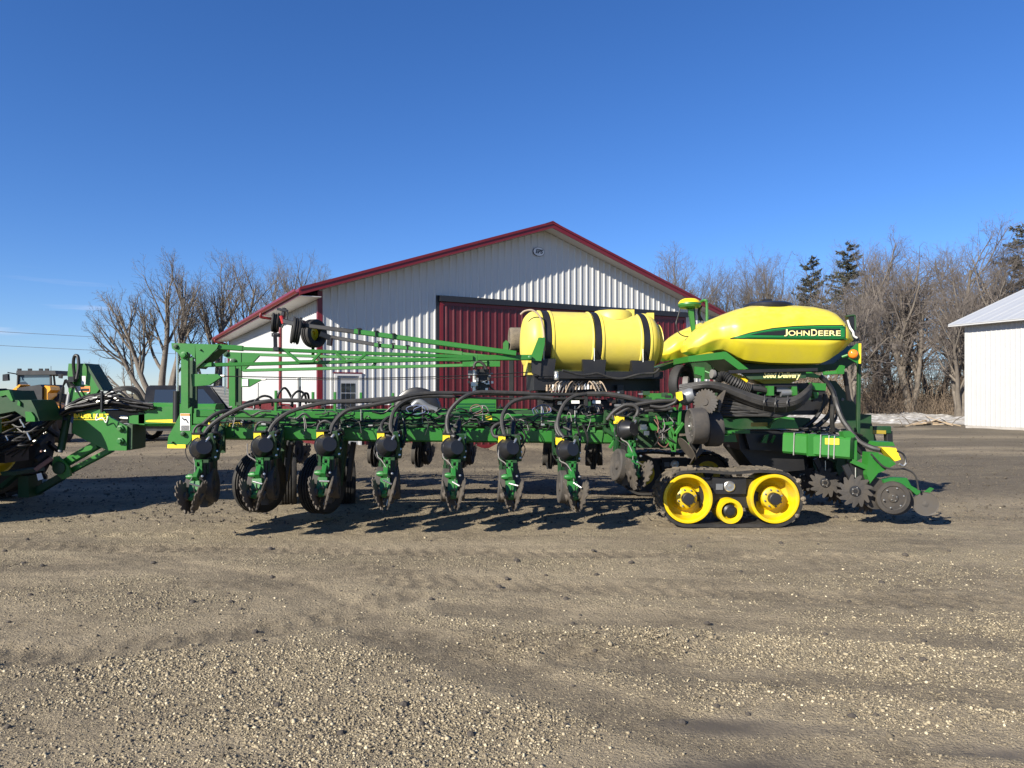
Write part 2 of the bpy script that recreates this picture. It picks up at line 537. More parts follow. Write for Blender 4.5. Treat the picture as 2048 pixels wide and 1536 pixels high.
def ground_z(x, y):
    z = 0.028 * fbm(x * .55, y * .7, 4, 31) + 0.010 * fbm(x * 3.2, y * 4.4, 4, 32) + 0.0075 * fbm(x * 13, y * 15, 3, 33)
    for i, (pts, hw) in enumerate(TRACKS):
        b = band(x, y, pts, hw)
        z -= 0.022 * np.minimum(1, b * 2.2)
        if i in (1, 3, 5):
            z += 0.016 * (b > .12) * np.maximum(0, np.sin(x * 34 + y * 11 * np.where(b > .5, 1, -1)))
    b = band(x, y, [(-.15, 4.72), (1.15, 4.85)], .26)
    z += 0.024 * (b > .08) * np.maximum(0, np.sin(x * 46 - np.abs(y - 4.78) * 62) - .1)
    b = band(x, y, [(-6.8, 8.75), (-3.1, 8.45)], .2)
    z += 0.05 * (b > .05) * np.maximum(0, fbm(x * 6.5, y * 9, 2, 40) - .12)
    z += .045 * np.clip((y - 9.5) / 3, 0, 1) * fbm(x * 1.1, y * 1.1, 4, 37, .6)
    z += 0.10 * np.clip((y - 24) / 20, 0, 1) * fbm(x * .16, y * .16, 3, 35)
    sx_, sy_ = x + 5.15, y - 19.3
    su, sv_ = sx_ * .879 + sy_ * .476, -sx_ * .476 + sy_ * .879
    out = np.hypot(np.maximum(np.maximum(-su, su - 14.0), 0), np.maximum(np.maximum(-sv_, sv_ - 17.8), 0))
    z += .27 * np.clip(1 - np.maximum(out - .25, 0) / 3.2, 0, 1) ** 2 * (1 - .93 * np.exp(-((su - 4.9) / .42) ** 2) * (sv_ < .4))
    w = wet_mask(x, y)
    z = z * (1 - .8 * w) - 0.012 * w
    pad = np.clip(1 - np.maximum(np.abs(x) - 7, 0) / 3, 0, 1)
    return z - 0.006 * pad

def axis_steps(fine, lo, hi, far_lo, far_hi, grow):
    a = list(np.arange(lo, hi, fine))
    up, s = [a[-1] + fine], fine
    while up[-1] < far_hi:
        s *= grow
        up.append(up[-1] + s)
    dn, s = [a[0] - fine], fine
    while dn[-1] > far_lo:
        s *= grow
        dn.append(dn[-1] - s)
    return np.array(dn[::-1] + a + up)

gx = axis_steps(0.032, -5.6, 5.6, -2500, 2500, 1.13)
gy = axis_steps(0.026, 2.7, 9.0, -300, 4000, 1.045)
GX, GY = np.meshgrid(gx, gy)
gz = ground_z(GX.ravel(), GY.ravel())
gv = np.stack([GX.ravel(), GY.ravel(), gz], 1)
nx, ny = len(gx), len(gy)
ii = (np.arange(ny - 1)[:, None] * nx + np.arange(nx - 1)[None, :]).ravel()
gq = np.stack([ii, ii + 1, ii + 1 + nx, ii + nx], 1)
gme = fast_mesh("ground", gv, quads=gq)
gme.polygons.foreach_set("use_smooth", np.ones(len(gq), dtype=bool))
def mud_mask(x, y):
    m = 1.25 * np.clip((y - 9.6) / 4.0, 0, 1) * np.clip(.62 + 1.5 * fbm(x * .22, y * .55, 5, 61, .6), 0, 1)
    for pts, hw in TRACKS:
        m = np.maximum(m, .60 * np.minimum(1, 1.8 * band(x, y, pts, hw)) * np.clip(.6 + 1.2 * fbm(x * 1.4, y * 2.4, 4, 62), 0, 1))
    m = np.maximum(m, np.clip(1.5 * fbm(x * .8, y * 2.6, 5, 63, .6) - .12, 0, .6))
    return np.clip(m, 0, 1)
for nm, arr in (("gravel", gravel_mask(gv[:, 0], gv[:, 1])), ("wet", wet_mask(gv[:, 0], gv[:, 1])), ("mud", mud_mask(gv[:, 0], gv[:, 1]))):
    at = gme.attributes.new(nm, "FLOAT", "POINT")
    at.data.foreach_set("value", arr.astype(np.float32))

def ground_material():
    m, nt, bs = new_mat("gravel_and_mud")
    g = nt.nodes.new("ShaderNodeNewGeometry")
    pos = g.outputs["Position"]
    ag = nt.nodes.new("ShaderNodeAttribute")
    ag.attribute_name = "gravel"
    aw = nt.nodes.new("ShaderNodeAttribute")
    aw.attribute_name = "wet"
    n1 = noise_node(nt, 0.9, 8, 0.65, pos, (0.5, 1.3, 1))
    n2 = noise_node(nt, 7, 6, 0.65, pos)
    n3 = noise_node(nt, 55, 4, 0.7, pos)
    mud = mix_node(nt, ramp_node(nt, n1.outputs["Fac"], .38, .62).outputs[0], (0.125, 0.101, 0.067), (0.31, 0.256, 0.170))
    mud = mix_node(nt, ramp_node(nt, n2.outputs["Fac"], .35, .7).outputs[0], mud, (0.295, 0.243, 0.162))
    mud = mix_node(nt, 0.55, mud, mix_node(nt, n3.outputs["Fac"], (0.25, 0.25, 0.25), (.95, .93, .9)), "OVERLAY")
    am = nt.nodes.new("ShaderNodeAttribute")
    am.attribute_name = "mud"
    mudf = nt.nodes.new("ShaderNodeMath")
    mudf.operation = "MULTIPLY"
    nt.links.new(am.outputs["Fac"], mudf.inputs[0])
    mudf.inputs[1].default_value = .72
    mud = mix_node(nt, mudf.outputs[0], mud, mix_node(nt, n3.outputs["Fac"], (0.040, 0.033, 0.025), (0.10, 0.083, 0.06)))
    def pebbles(scale):
        v = nt.nodes.new("ShaderNodeTexVoronoi")
        v.inputs["Scale"].default_value = scale
        nt.links.new(pos, v.inputs["Vector"])
        sep = nt.nodes.new("ShaderNodeSeparateColor")
        nt.links.new(v.outputs["Color"], sep.inputs[0])
        return v, sep
    v1, s1 = pebbles(62)
    v2, s2 = pebbles(120)
    peb = ramp_node(nt, s1.outputs[0], 0.0, 1.0, (0.164, 0.133, 0.086, 1), (0.546, 0.459, 0.290, 1)).outputs[0]
    peb2 = ramp_node(nt, s2.outputs[1], 0.0, 1.0, (0.153, 0.125, 0.079, 1), (0.491, 0.410, 0.256, 1)).outputs[0]
    peb = mix_node(nt, 0.45, peb, peb2)
    # which cells are stones: more of them where the gravel lies thick
    thr = nt.nodes.new("ShaderNodeMath")
    thr.operation = "ADD"
    nt.links.new(ag.outputs["Fac"], thr.inputs[0])
    nz = nt.nodes.new("ShaderNodeMath")
    nz.operation = "MULTIPLY_ADD"
    nt.links.new(s1.outputs[2], nz.inputs[0])
    nz.inputs[1].default_value = 0.75
    nz.inputs[2].default_value = -0.56
    nt.links.new(nz.outputs[0], thr.inputs[1])
    fac = ramp_node(nt, thr.outputs[0], 0.0, .24)
    edge = ramp_node(nt, v1.outputs["Distance"], .45, .62, (1, 1, 1, 1), (0, 0, 0, 1))
    mu = nt.nodes.new("ShaderNodeMath")
    mu.operation = "MULTIPLY"
    nt.links.new(fac.outputs[0], mu.inputs[0])
    nt.links.new(edge.outputs[0], mu.inputs[1])
    col = mix_node(nt, mu.outputs[0], mud, peb)
    # old grass and stubble far out in the fields
    sep = nt.nodes.new("ShaderNodeSeparateXYZ")
    nt.links.new(pos, sep.inputs[0])
    farf = nt.nodes.new("ShaderNodeMapRange")
    farf.inputs["From Min"].default_value, farf.inputs["From Max"].default_value = 48, 70
    nt.links.new(sep.outputs[1], farf.inputs["Value"])
    nf = noise_node(nt, .05, 5, .6, pos)
    col = mix_node(nt, farf.outputs[0], col, mix_node(nt, nf.outputs["Fac"], (0.13, 0.12, 0.06), (0.22, 0.18, 0.10)))
    col = mix_node(nt, aw.outputs["Fac"], col, (0.062, 0.053, 0.043))
    nt.links.new(col, bs.inputs["Base Color"])
    rr = nt.nodes.new("ShaderNodeMapRange")
    rr.inputs["To Min"].default_value, rr.inputs["To Max"].default_value = 0.93, 0.40
    nt.links.new(aw.outputs["Fac"], rr.inputs["Value"])
    nt.links.new(rr.outputs[0], bs.inputs["Roughness"])
    bs.inputs["Specular IOR Level"].default_value = 0.35
    h = nt.nodes.new("ShaderNodeMath")
    h.operation = "MULTIPLY_ADD"
    nt.links.new(mu.outputs[0], h.inputs[0])
    h.inputs[1].default_value = 0.7
    nt.links.new(n3.outputs["Fac"], h.inputs[2])
    h2 = nt.nodes.new("ShaderNodeMath")
    h2.operation = "MULTIPLY_ADD"
    nt.links.new(n2.outputs["Fac"], h2.inputs[0])
    h2.inputs[1].default_value = 1.6
    nt.links.new(h.outputs[0], h2.inputs[2])
    b = nt.nodes.new("ShaderNodeBump")
    b.inputs["Distance"].default_value = 0.032
    inv = nt.nodes.new("ShaderNodeMapRange")
    inv.inputs["To Min"].default_value, inv.inputs["To Max"].default_value = 1.0, 0.04
    nt.links.new(aw.outputs["Fac"], inv.inputs["Value"])
    nt.links.new(inv.outputs[0], b.inputs["Strength"])
    nt.links.new(h2.outputs[0], b.inputs["Height"])
    nt.links.new(b.outputs[0], bs.inputs["Normal"])
    return m

link("ground", gme, ground_material(), kind="structure")

# loose crushed stones lying on the yard
CUBE = (np.array([[a, b, c] for a in (-1, 1) for b in (-1, 1) for c in (-1, 1)], dtype=float), np.array([(4, 6, 7, 5), (0, 4, 5, 1), (2, 3, 7, 6), (1, 5, 7, 3), (0, 1, 3, 2)]))
CHIP = (np.array([[-1, -.9, -.6], [1.1, -.7, -.6], [.1, 1.1, -.6], [.15, .1, 1.1]], dtype=float), np.array([(0, 1, 3), (1, 2, 3), (2, 0, 3)]))
def stones(n_try, size_lo, size_hi, ylo, yhi, power, seed, base=0.0, shape=CUBE, small=1.0, fall=2.4):
    r = np.random.default_rng(seed)
    u = r.random(n_try)
    y = ylo * (yhi / ylo) ** u
    x = (r.random(n_try) * 2 - 1) * (y * .72 + .3)
    gm = gravel_mask(x, y)
    keep = r.random(n_try) < base + (1 - base) * gm ** power
    keep &= (wet_mask(x, y) < .25) & (r.random(n_try) < np.clip((yhi - y) / (yhi * .38), 0, 1) ** .7)
    x, y, gm = x[keep], y[keep], gm[keep]
    n = len(x)
    s = size_lo * (size_hi / size_lo) ** (r.random(n) ** fall) * (small + (1 - small) * gm)
    s = s * np.where(y > 5.2, np.clip(1.25 - (y - 5.2) * .14, .62, 1), 1)
    sv_, sf_ = shape
    nv_ = len(sv_)
    v = sv_[None] * (1 + .55 * (r.random((n, nv_, 3)) - .5)) * .62
    v *= (np.stack([.75 + .7 * r.random(n), .7 + .5 * r.random(n), .45 + .35 * r.random(n)], 1) * s[:, None])[:, None, :]
    q = r.normal(size=(n, 4)) * np.array([1.0, .25, .25, 1.0])
    q /= np.linalg.norm(q, axis=1, keepdims=True)
    w, a, b, c = q.T
    R = np.stack([np.stack([1 - 2 * (b * b + c * c), 2 * (a * b - c * w), 2 * (a * c + b * w)], 1),
                  np.stack([2 * (a * b + c * w), 1 - 2 * (a * a + c * c), 2 * (b * c - a * w)], 1),
                  np.stack([2 * (a * c - b * w), 2 * (b * c + a * w), 1 - 2 * (a * a + b * b)], 1)], 1)
    v = np.einsum("nij,nkj->nki", R, v)
    v += np.stack([x, y, ground_z(x, y) + s * .20], 1)[:, None, :]
    f = (np.arange(n)[:, None, None] * nv_ + sf_[None]).reshape(-1, sf_.shape[1])
    return v.reshape(-1, 3), f

def stone_material():
    m, nt, bs = new_mat("crushed_limestone")
    g = nt.nodes.new("ShaderNodeNewGeometry")
    r = ramp_node(nt, g.outputs["Random Per Island"], 0, 1, (0.10, 0.082, 0.055, 1), (0.52, 0.445, 0.30, 1))
    e = r.color_ramp.elements.new(.35)
    e.color = (0.22, 0.18, 0.118, 1)
    e = r.color_ramp.elements.new(.8)
    e.color = (0.302, 0.252, 0.160, 1)
    n = noise_node(nt, 90, 4, .6, g.outputs["Position"])
    col = mix_node(nt, .35, r.outputs[0], mix_node(nt, n.outputs["Fac"], (.3, .3, .3), (.8, .8, .8)), "OVERLAY")
    nt.links.new(col, bs.inputs["Base Color"])
    bs.inputs["Roughness"].default_value = .9
    return m

GRAVEL = stone_material()
sv, sf, off = [], [], 0
for args in ((150000, .0042, .0120, 3.05, 7.8, 1.15, 101, .03), (1700, .010, .021, 3.05, 7.5, 1.8, 102, .02), (450, .014, .030, 8.2, 15.0, 1.2, 103, .1)):
    v, f = stones(*args)
    sv.append(v)
    sf.append(f + off)
    off += len(v)
link("loose_gravel", fast_mesh("loose_gravel", np.concatenate(sv), quads=np.concatenate(sf)), GRAVEL, kind="stuff")
v, f = stones(330000, .0030, .0075, 3.0, 10.5, 1.0, 104, .42, CHIP, .75, 1.5)
link("stone_chips", fast_mesh("stone_chips", v, tris=f), GRAVEL, kind="stuff")
print("STONES", off // 8, len(f) // 3)

# dark clods of mud thrown up on the yard
cl_mat = paint("dark_soil", (0.05, 0.042, 0.034), 0.9, dirt=.5, dcol=(.12, .1, .075), dscale=14, bump=.5, bscale=60)
cmb = MB()
for k in range(130):
    y = random.uniform(3.4, 10.5)
    x = random.uniform(-.7, .7) * y
    s = random.uniform(.008, .026) * (1.5 if y > 7 else 1)
    z = float(ground_z(np.array([x]), np.array([y]))[0])
    cmb.lathe((x, y, z - s * .2), (random.uniform(-.4, .4), random.uniform(-.4, .4), 1), [(s * .9, 0), (s * random.uniform(.9, 1.2), s * .4), (s * .6, s * random.uniform(.8, 1.1)), (s * .1, s * 1.1)], 7)
cv, cf = stones(26000, .012, .045, 9.2, 30, 1.0, 105, .6, CUBE, 1.0, 2.6)
link("soil_lumps", fast_mesh("soil_lumps", cv, quads=cf), paint("loose_brown_soil", (0.085, 0.070, 0.050), 0.95, dirt=.7, dcol=(.16, .132, .092), dscale=2.2, var=.3), kind="stuff")
cmb.build("mud_clods", cl_mat, smooth=0, kind="stuff")

# melting snow along the edge of the woods
sx, sy = np.meshgrid(np.linspace(12, 31, 190), np.linspace(35, 58, 120))
shape = 0.30 + 0.50 * fbm(sx * .35, sy * .28, 4, 51) + .35 * fbm(sx * 1.6, sy * 1.1, 3, 52) - .55 * np.clip((43 - sy) / 6, 0, 1) - .4 * np.clip((sy - 55) / 3, 0, 1) - .5 * np.clip((sx - 29.5) / 2, 0, 1)
sz = ground_z(sx.ravel(), sy.ravel()) + np.clip(shape.ravel() * .46, -.12, .40) - .03
sn = fast_mesh("snow_patches", np.stack([sx.ravel(), sy.ravel(), sz], 1), quads=(lambda w, h: np.stack([(np.arange(h - 1)[:, None] * w + np.arange(w - 1)[None]).ravel() + k for k in (0, 1, w + 1, w)], 1))(190, 120))
sn.polygons.foreach_set("use_smooth", np.ones(len(sn.polygons), dtype=bool))
link("snow_patches", sn, paint("dirty_melting_snow", (0.50, 0.485, 0.45), 0.85, dirt=1.0, dcol=(.13, .11, .08), dscale=2.6, bump=1.0, bscale=9, lo=.38, hi=.56), kind="structure")

# ------------------------------------------------------------------ machine shed
BC, BU, BW = V((-5.15, 19.3, 0)), V((.879, .476, 0)).normalized(), V((-.476, .879, 0)).normalized()
def bp(s, t, z):
    return BC + BU * s + BW * t + V((0, 0, z))
SHED_W, SHED_L, EAVE, PITCH = 14.0, 17.8, 4.40, 0.334
def gable_z(s):
    return EAVE + PITCH * min(s, SHED_W - s)

def ribbed(parent, name, mat, org, du, no, s0, s1, zb, zt, pitch=0.2286, panel=0.9144, rib=0.022):
    """Ribbed steel sheets side by side, each one an object."""
    prof = [(0.0, 0), (.072, 0), (.098, rib), (.131, rib), (.157, 0)]
    a = s0
    first = True
    while a < s1 - .02:
        b = min(a + panel, s1)
        ss = [a]
        ds = [0.0]
        k = 0
        while a + k * pitch < b - 1e-6:
            for o, d in prof:
                if a + k * pitch + o < b - 1e-4 and (k or o):
                    ss.append(a + k * pitch + o)
                    ds.append(d)
            k += 1
        ss.append(b)
        ds.append(0.0)
        mb = MB()
        lo, hi = [], []
        mid = (a + b) / 2
        pts = sorted(set(ss))
        for s, d in zip(ss, ds):
            zb_, zt_ = (zb(s) if callable(zb) else zb), (zt(s) if callable(zt) else zt)
            p = org + du * s + no * (.004 + d)
            lo.append(p + V((0, 0, zb_)))
            hi.append(p + V((0, 0, max(zt_, zb_ + .01))))
        n = len(lo)
        mb.add(lo + hi, [(i, i + 1, i + 1 + n, i + n) for i in range(n - 1)])
        mb.build(name, mat, parent, smooth=0)
        a = b

shed = thing("machine_shed", BC, "big white steel machine shed with red trim and red sliding door", "shed")
NOUT = -BW
def front_top(s):
    return gable_z(s) - 0.01
DS0, DS1, DTOP = 3.46, 12.72, 4.33
WAIN = 1.33
for s0, s1, zb, zt, mt in ((.0, .42, WAIN, front_top, "wall"), (.42, 1.16, 2.16, front_top, "wall"), (1.16, DS0, WAIN, front_top, "wall"), (DS0, DS1, DTOP + .02, front_top, "wall"),
                           (DS1, SHED_W, WAIN, front_top, "wall"), (.0, .42, .0, WAIN, "red"), (1.16, DS0, 0, WAIN, "red"), (DS1, SHED_W, 0, WAIN, "red")):
    ribbed(shed, "wall_panel", M[mt], BC, BU, NOUT, s0, s1, zb, zt)
mb = MB()   # backing behind the sheets
mb.prism([bp(.01, .05, 0), bp(SHED_W - .01, .05, 0), bp(SHED_W - .01, .05, EAVE - .05), bp(SHED_W / 2, .05, gable_z(7) - .06), bp(.01, .05, EAVE - .05)], BW * .1)
mb.prism([bp(.05, .16, 0), bp(.05, SHED_L, 0), bp(.05, SHED_L, EAVE - .05), bp(.05, .16, EAVE - .05)], BU * .1)
mb.prism([bp(SHED_W - .15, .16, 0), bp(SHED_W - .15, SHED_L, 0), bp(SHED_W - .15, SHED_L, EAVE - .05), bp(SHED_W - .15, .16, EAVE - .05)], BU * .1)
mb.prism([bp(.16, SHED_L, 0), bp(SHED_W - .16, SHED_L, 0), bp(SHED_W - .16, SHED_L, EAVE), bp(7, SHED_L, gable_z(7) - .06), bp(.16, SHED_L, EAVE)], BW * .1)
mb.build("wall_core", M["wall"], shed)
# left long wall
WIN = [(1.86, 2.46, 1.10, 2.16), (9.03, 9.48, 1.30, 2.08)]
edges = [0.0, 1.86, 2.46, 9.03, 9.48, SHED_L]
for a, b in zip(edges[:-1], edges[1:]):
    win = next((w for w in WIN if abs(w[0] - a) < 1e-6), None)
    if win:
        ribbed(shed, "wall_panel", M["wall_sun_toned"], BC, BW, -BU, a, b, win[3], EAVE)
        ribbed(shed, "wall_panel", M["wall_sun_toned"], BC, BW, -BU, a, b, WAIN if win[2] > WAIN else win[2] - .01, win[2])
    else:
        ribbed(shed, "wall_panel", M["wall_sun_toned"], BC, BW, -BU, a, b, WAIN, EAVE)
    ribbed(shed, "wall_panel", M["red"], BC, BW, -BU, a, b, 0, min(WAIN, win[2] if win else 9))
ribbed(shed, "wall_panel", M["wall"], bp(SHED_W, 0, 0), BW, BU, 0, SHED_L, 0, EAVE)
ribbed(shed, "wall_panel", M["wall"], bp(SHED_W, SHED_L + .1, 0), -BU, BW, 0, SHED_W, 0, lambda s: gable_z(s) - .01)
for a, b, z0, z1 in WIN:
    mb = MB()
    for t0, t1, za, zb in ((a - .05, a + .03, z0 - .05, z1 + .05), (b - .03, b + .05, z0 - .05, z1 + .05), (a + .03, b - .03, z1 - .03, z1 + .05), (a + .03, b - .03, z0 - .05, z0 + .03)):
        mb.prism([bp(-.045, t0, za), bp(-.045, t1, za), bp(-.045, t1, zb), bp(-.045, t0, zb)], BU * .06)
    w = mb.build("window", M["white"], shed)
    MB().prism([bp(-.015, a + .03, z0 + .03), bp(-.015, b - .03, z0 + .03), bp(-.015, b - .03, z1 - .03), bp(-.015, a + .03, z1 - .03)], BU * .02).build("pane", M["pane"], w)
# corner trims
for s, t in ((0, 0), (SHED_W, 0), (0, SHED_L)):
    mb = MB()
    sx_, tx_ = (1 if s == 0 else -1), (1 if t == 0 else -1)
    mb.prism([bp(s - .032 * sx_, t - .032 * tx_, 0), bp(s + .10 * sx_, t - .032 * tx_, 0), bp(s + .10 * sx_, t + .0 * tx_, 0), bp(s + .0 * sx_, t + .10 * tx_, 0), bp(s - .032 * sx_, t + .10 * tx_, 0)], V((0, 0, EAVE - .02)))
    mb.build("corner_trim", M["red_trim"], shed, smooth=0)
# roof
OG, OE = 0.5, 0.6
def roof_z(s):
    return EAVE + .15 + PITCH * (s if s <= SHED_W / 2 else SHED_W - s)
for s0, s1 in ((-OE, SHED_W / 2), (SHED_W / 2, SHED_W + OE)):
    mb = MB()
    mb.prism([bp(s0, -OG + .03, roof_z(s0)), bp(s1, -OG + .03, roof_z(s1)), bp(s1, SHED_L + OG, roof_z(s1)), bp(s0, SHED_L + OG, roof_z(s0))], V((0, 0, -.06)))
    mb.build("roof", M["red_trim"], shed, smooth=0)
    # rake fascia on the gable and its cap
    mb = MB()
    mb.prism([bp(s0, -OG, roof_z(s0) + .015), bp(s1, -OG, roof_z(s1) + .015), bp(s1, -OG, roof_z(s1) - .17), bp(s0, -OG, roof_z(s0) - .17)], BW * .028)
    mb.prism([bp(s0, -OG - .02, roof_z(s0) + .03), bp(s1, -OG - .02, roof_z(s1) + .03), bp(s1, -OG - .02, roof_z(s1) - .045), bp(s0, -OG - .02, roof_z(s0) - .045)], BW * .018)
    mb.build("rake_trim", M["red_trim"], shed, smooth=0)
    # soffit under the rake
    mb = MB()
    a0, a1 = (max(s0, 0), s1) if s0 < 1 else (s0, min(s1, SHED_W))
    mb.prism([bp(a0, -OG + .03, roof_z(a0) - .15), bp(a1, -OG + .03, roof_z(a1) - .15), bp(a1, -.002, roof_z(a1) - .15), bp(a0, -.002, roof_z(a0) - .15)], V((0, 0, .02)))
    mb.build("gable_soffit", M["soffit"], shed, smooth=0)
for side in (0, 1):
    f = (lambda s: s) if side == 0 else (lambda s: SHED_W - s)
    mb = MB()
    mb.prism([bp(f(-OE), -OG + .032, roof_z(-OE) - .01), bp(f(-OE), SHED_L + OG, roof_z(-OE) - .01), bp(f(-OE), SHED_L + OG, roof_z(-OE) - .19), bp(f(-OE), -OG + .032, roof_z(-OE) - .19)], BU * (.03 if side == 0 else -.03))
    mb.build("eave_trim", M["red_trim"], shed, smooth=0)
    # vented soffit boards under the eave
    t = -OG + .04
    while t < SHED_L + OG - .1:
        w = min(.40, SHED_L + OG - t)
        MB().prism([bp(f(-OE + .035), t, roof_z(-OE) - .19), bp(f(-.036), t, roof_z(-OE) - .19), bp(f(-.036), t + w - .008, roof_z(-OE) - .19), bp(f(-OE + .035), t + w - .008, roof_z(-OE) - .19)], V((0, 0, .014))).build("soffit_board", M["soffit"], shed, smooth=0)
        t += w
    # gutter
    mb = MB()
    g0 = f(-OE)
    sg = 1 if side == 0 else -1
    prof = [(0, .02), (0, -.11), (-.08, -.12), (-.125, -.06), (-.125, 0), (-.115, 0), (-.112, -.05), (-.07, -.10), (-.01, -.10), (-.01, .02)]
    mb.rings([[bp(g0 + a * sg, t, roof_z(-OE) + b - .015) for a, b in prof] for t in (-OG + .03, SHED_L + OG)])
    mb.build("gutter", M["red_trim"], shed, smooth=0)
for t in (4.86, 17.55):
    pts = [bp(-OE - .06, t, roof_z(-OE) - .12), bp(-OE - .06, t, roof_z(-OE) - .25), bp(-.30, t, EAVE - .35), bp(-.075, t, EAVE - .5), bp(-.075, t, EAVE - .7), bp(-.075, t, .1)]
    mb = MB()
    mb.tube(spline(pts[:5], 5) + [pts[5]], .045, 8)
    mb.build("downspout", M["red_trim"], shed)
# ridge cap
MB().prism([bp(SHED_W / 2 - .25, -OG - .025, roof_z(6.75) + .03), bp(SHED_W / 2, -OG - .025, roof_z(7) + .045), bp(SHED_W / 2 + .25, -OG - .025, roof_z(7.25) + .03), bp(SHED_W / 2, -OG - .025, roof_z(7) - .0)], BW * (SHED_L + 1)).build("ridge_cap", M["red_trim"], shed, smooth=0)
# big sliding door in two leaves
for a, b in ((DS0, 8.09), (8.09, DS1)):
    mb = MB()
    for s0, s1, z0, z1 in ((a, a + .1, .03, DTOP - .03), (b - .1, b, .03, DTOP - .03), (a + .1, b - .1, .03, .13), (a + .1, b - .1, DTOP - .13, DTOP - .03)):
        mb.prism([bp(s0, -.075, z0), bp(s1, -.075, z0), bp(s1, -.075, z1), bp(s0, -.075, z1)], BW * .06)
    d = mb.build("sliding_door", M["red_trim"], shed, smooth=0)
    ribbed(d, "door_panel", M["red"], BC + NOUT * .05, BU, NOUT, a + .1, b - .1, .13, DTOP - .13, rib=.018)
    MB().prism([bp(a + .05, -.03, .1), bp(b - .05, -.03, .1), bp(b - .05, -.03, DTOP - .1), bp(a + .05, -.03, DTOP - .1)], BW * .02).build("door_backing", M["red"], d, smooth=0)
mb = MB()
mb.prism([bp(DS0 - .03, -.16, DTOP - .02), bp(DS1 + .03, -.16, DTOP - .02), bp(DS1 + .03, -.16, DTOP + .14), bp(DS0 - .03, -.16, DTOP + .14)], BW * .155)
mb.prism([bp(DS0 - .03, -.175, DTOP - .03), bp(DS1 + .03, -.175, DTOP - .03), bp(DS1 + .03, -.175, DTOP + .01), bp(DS0 - .03, -.175, DTOP + .01)], BW * .012)
mb.build("door_track", M["track_black"], shed, smooth=0)
MB().prism([bp(DS0 - .09, -.05, 0), bp(DS0 - .005, -.05, 0), bp(DS0 - .005, -.05, DTOP + .15), bp(DS0 - .09, -.05, DTOP + .15)], BW * .048).build("door_jamb", M["track_black"], shed, smooth=0)
MB().prism([bp(DS1 + .005, -.05, 0), bp(DS1 + .09, -.05, 0), bp(DS1 + .09, -.05, DTOP + .15), bp(DS1 + .005, -.05, DTOP + .15)], BW * .048).build("door_jamb", M["wall"], shed, smooth=0)
# entry door with a nine-pane window
mb = MB()
for s0, s1, z0, z1 in ((.42, .49, 0, 2.13), (1.09, 1.16, 0, 2.13), (.42, 1.16, 2.13, 2.19)):
    mb.prism([bp(s0, -.05, z0), bp(s1, -.05, z0), bp(s1, -.05, z1), bp(s0, -.05, z1)], BW * .09)
fr = mb.build("entry_door_frame", M["soffit"], shed, smooth=0)
MB().prism([bp(.40, -.056, 2.19), bp(1.18, -.056, 2.19), bp(1.18, -.056, 2.225), bp(.40, -.056, 2.225)], BW * .056).build("drip_cap", M["red_trim"], fr, smooth=0)
MB().prism([bp(.49, -.02, .03), bp(1.09, -.02, .03), bp(1.09, -.02, 2.12), bp(.49, -.02, 2.12)], BW * .05).build("entry_door", M["wall_sun_toned"], shed, smooth=0)
for i in range(3):
    for j in range(3):
        a, z = .60 + i * .135, 1.14 + j * .27
        MB().prism([bp(a, -.026, z), bp(a + .115, -.026, z), bp(a + .115, -.026, z + .245), bp(a, -.026, z + .245)], BW * .012).build("door_pane", M["pane"], shed, smooth=0)
MB().lathe(bp(.54, -.02, 1.0), NOUT, [(.03, 0), (.03, .01), (.012, .012), (.012, .04), (.03, .05), (.03, .07), (.01, .08)], 12).build("door_knob", M["zinc"], shed)
# oval maker's badge up in the gable
bc = bp(6.78, -.045, 6.05)
def text_mesh(txt, size, shear=0.0, bold=0.0, extr=0.0):
    cu = bpy.data.curves.new("lettering", "FONT")
    cu.body = txt
    cu.size = size
    cu.shear = shear
    cu.offset = bold
    cu.extrude = extr
    cu.align_x, cu.align_y = "CENTER", "CENTER"
    cu.resolution_u = 5
    ob = bpy.data.objects.new("lettering", cu)
    COL.objects.link(ob)
    dg = bpy.context.evaluated_depsgraph_get()
    me = bpy.data.meshes.new_from_object(ob.evaluated_get(dg))
    vs = np.array([v.co[:] for v in me.vertices])
    fs = [tuple(p.vertices) for p in me.polygons]
    bpy.data.objects.remove(ob)
    bpy.data.curves.remove(cu)
    bpy.data.meshes.remove(me)
    return vs, fs

mb = MB()
for rx, rz, t0, t1, mi in ((.208, .143, 0.03, 0.0, 0), (.195, .132, -.001, -.006, 1)):
    mb.mat(mi)
    ring = lambda t: [bc + BU * rx * cos(k * pi / 16) + V((0, 0, rz * sin(k * pi / 16))) + BW * t for k in range(32)]
    mb.rings([ring(t0), ring(t1)])
badge = mb.build("gable_badge", [M["decal_black"], M["decal_white"]], shed)
vs, fs = text_mesh("EPS", .17, .25, .006, .003)
raw_obj("badge_lettering", [tuple(bc + BU * v[0] + V((0, 0, v[1])) + NOUT * (.008 + v[2])) for v in vs], fs, M["decal_black"], badge, smooth=0)

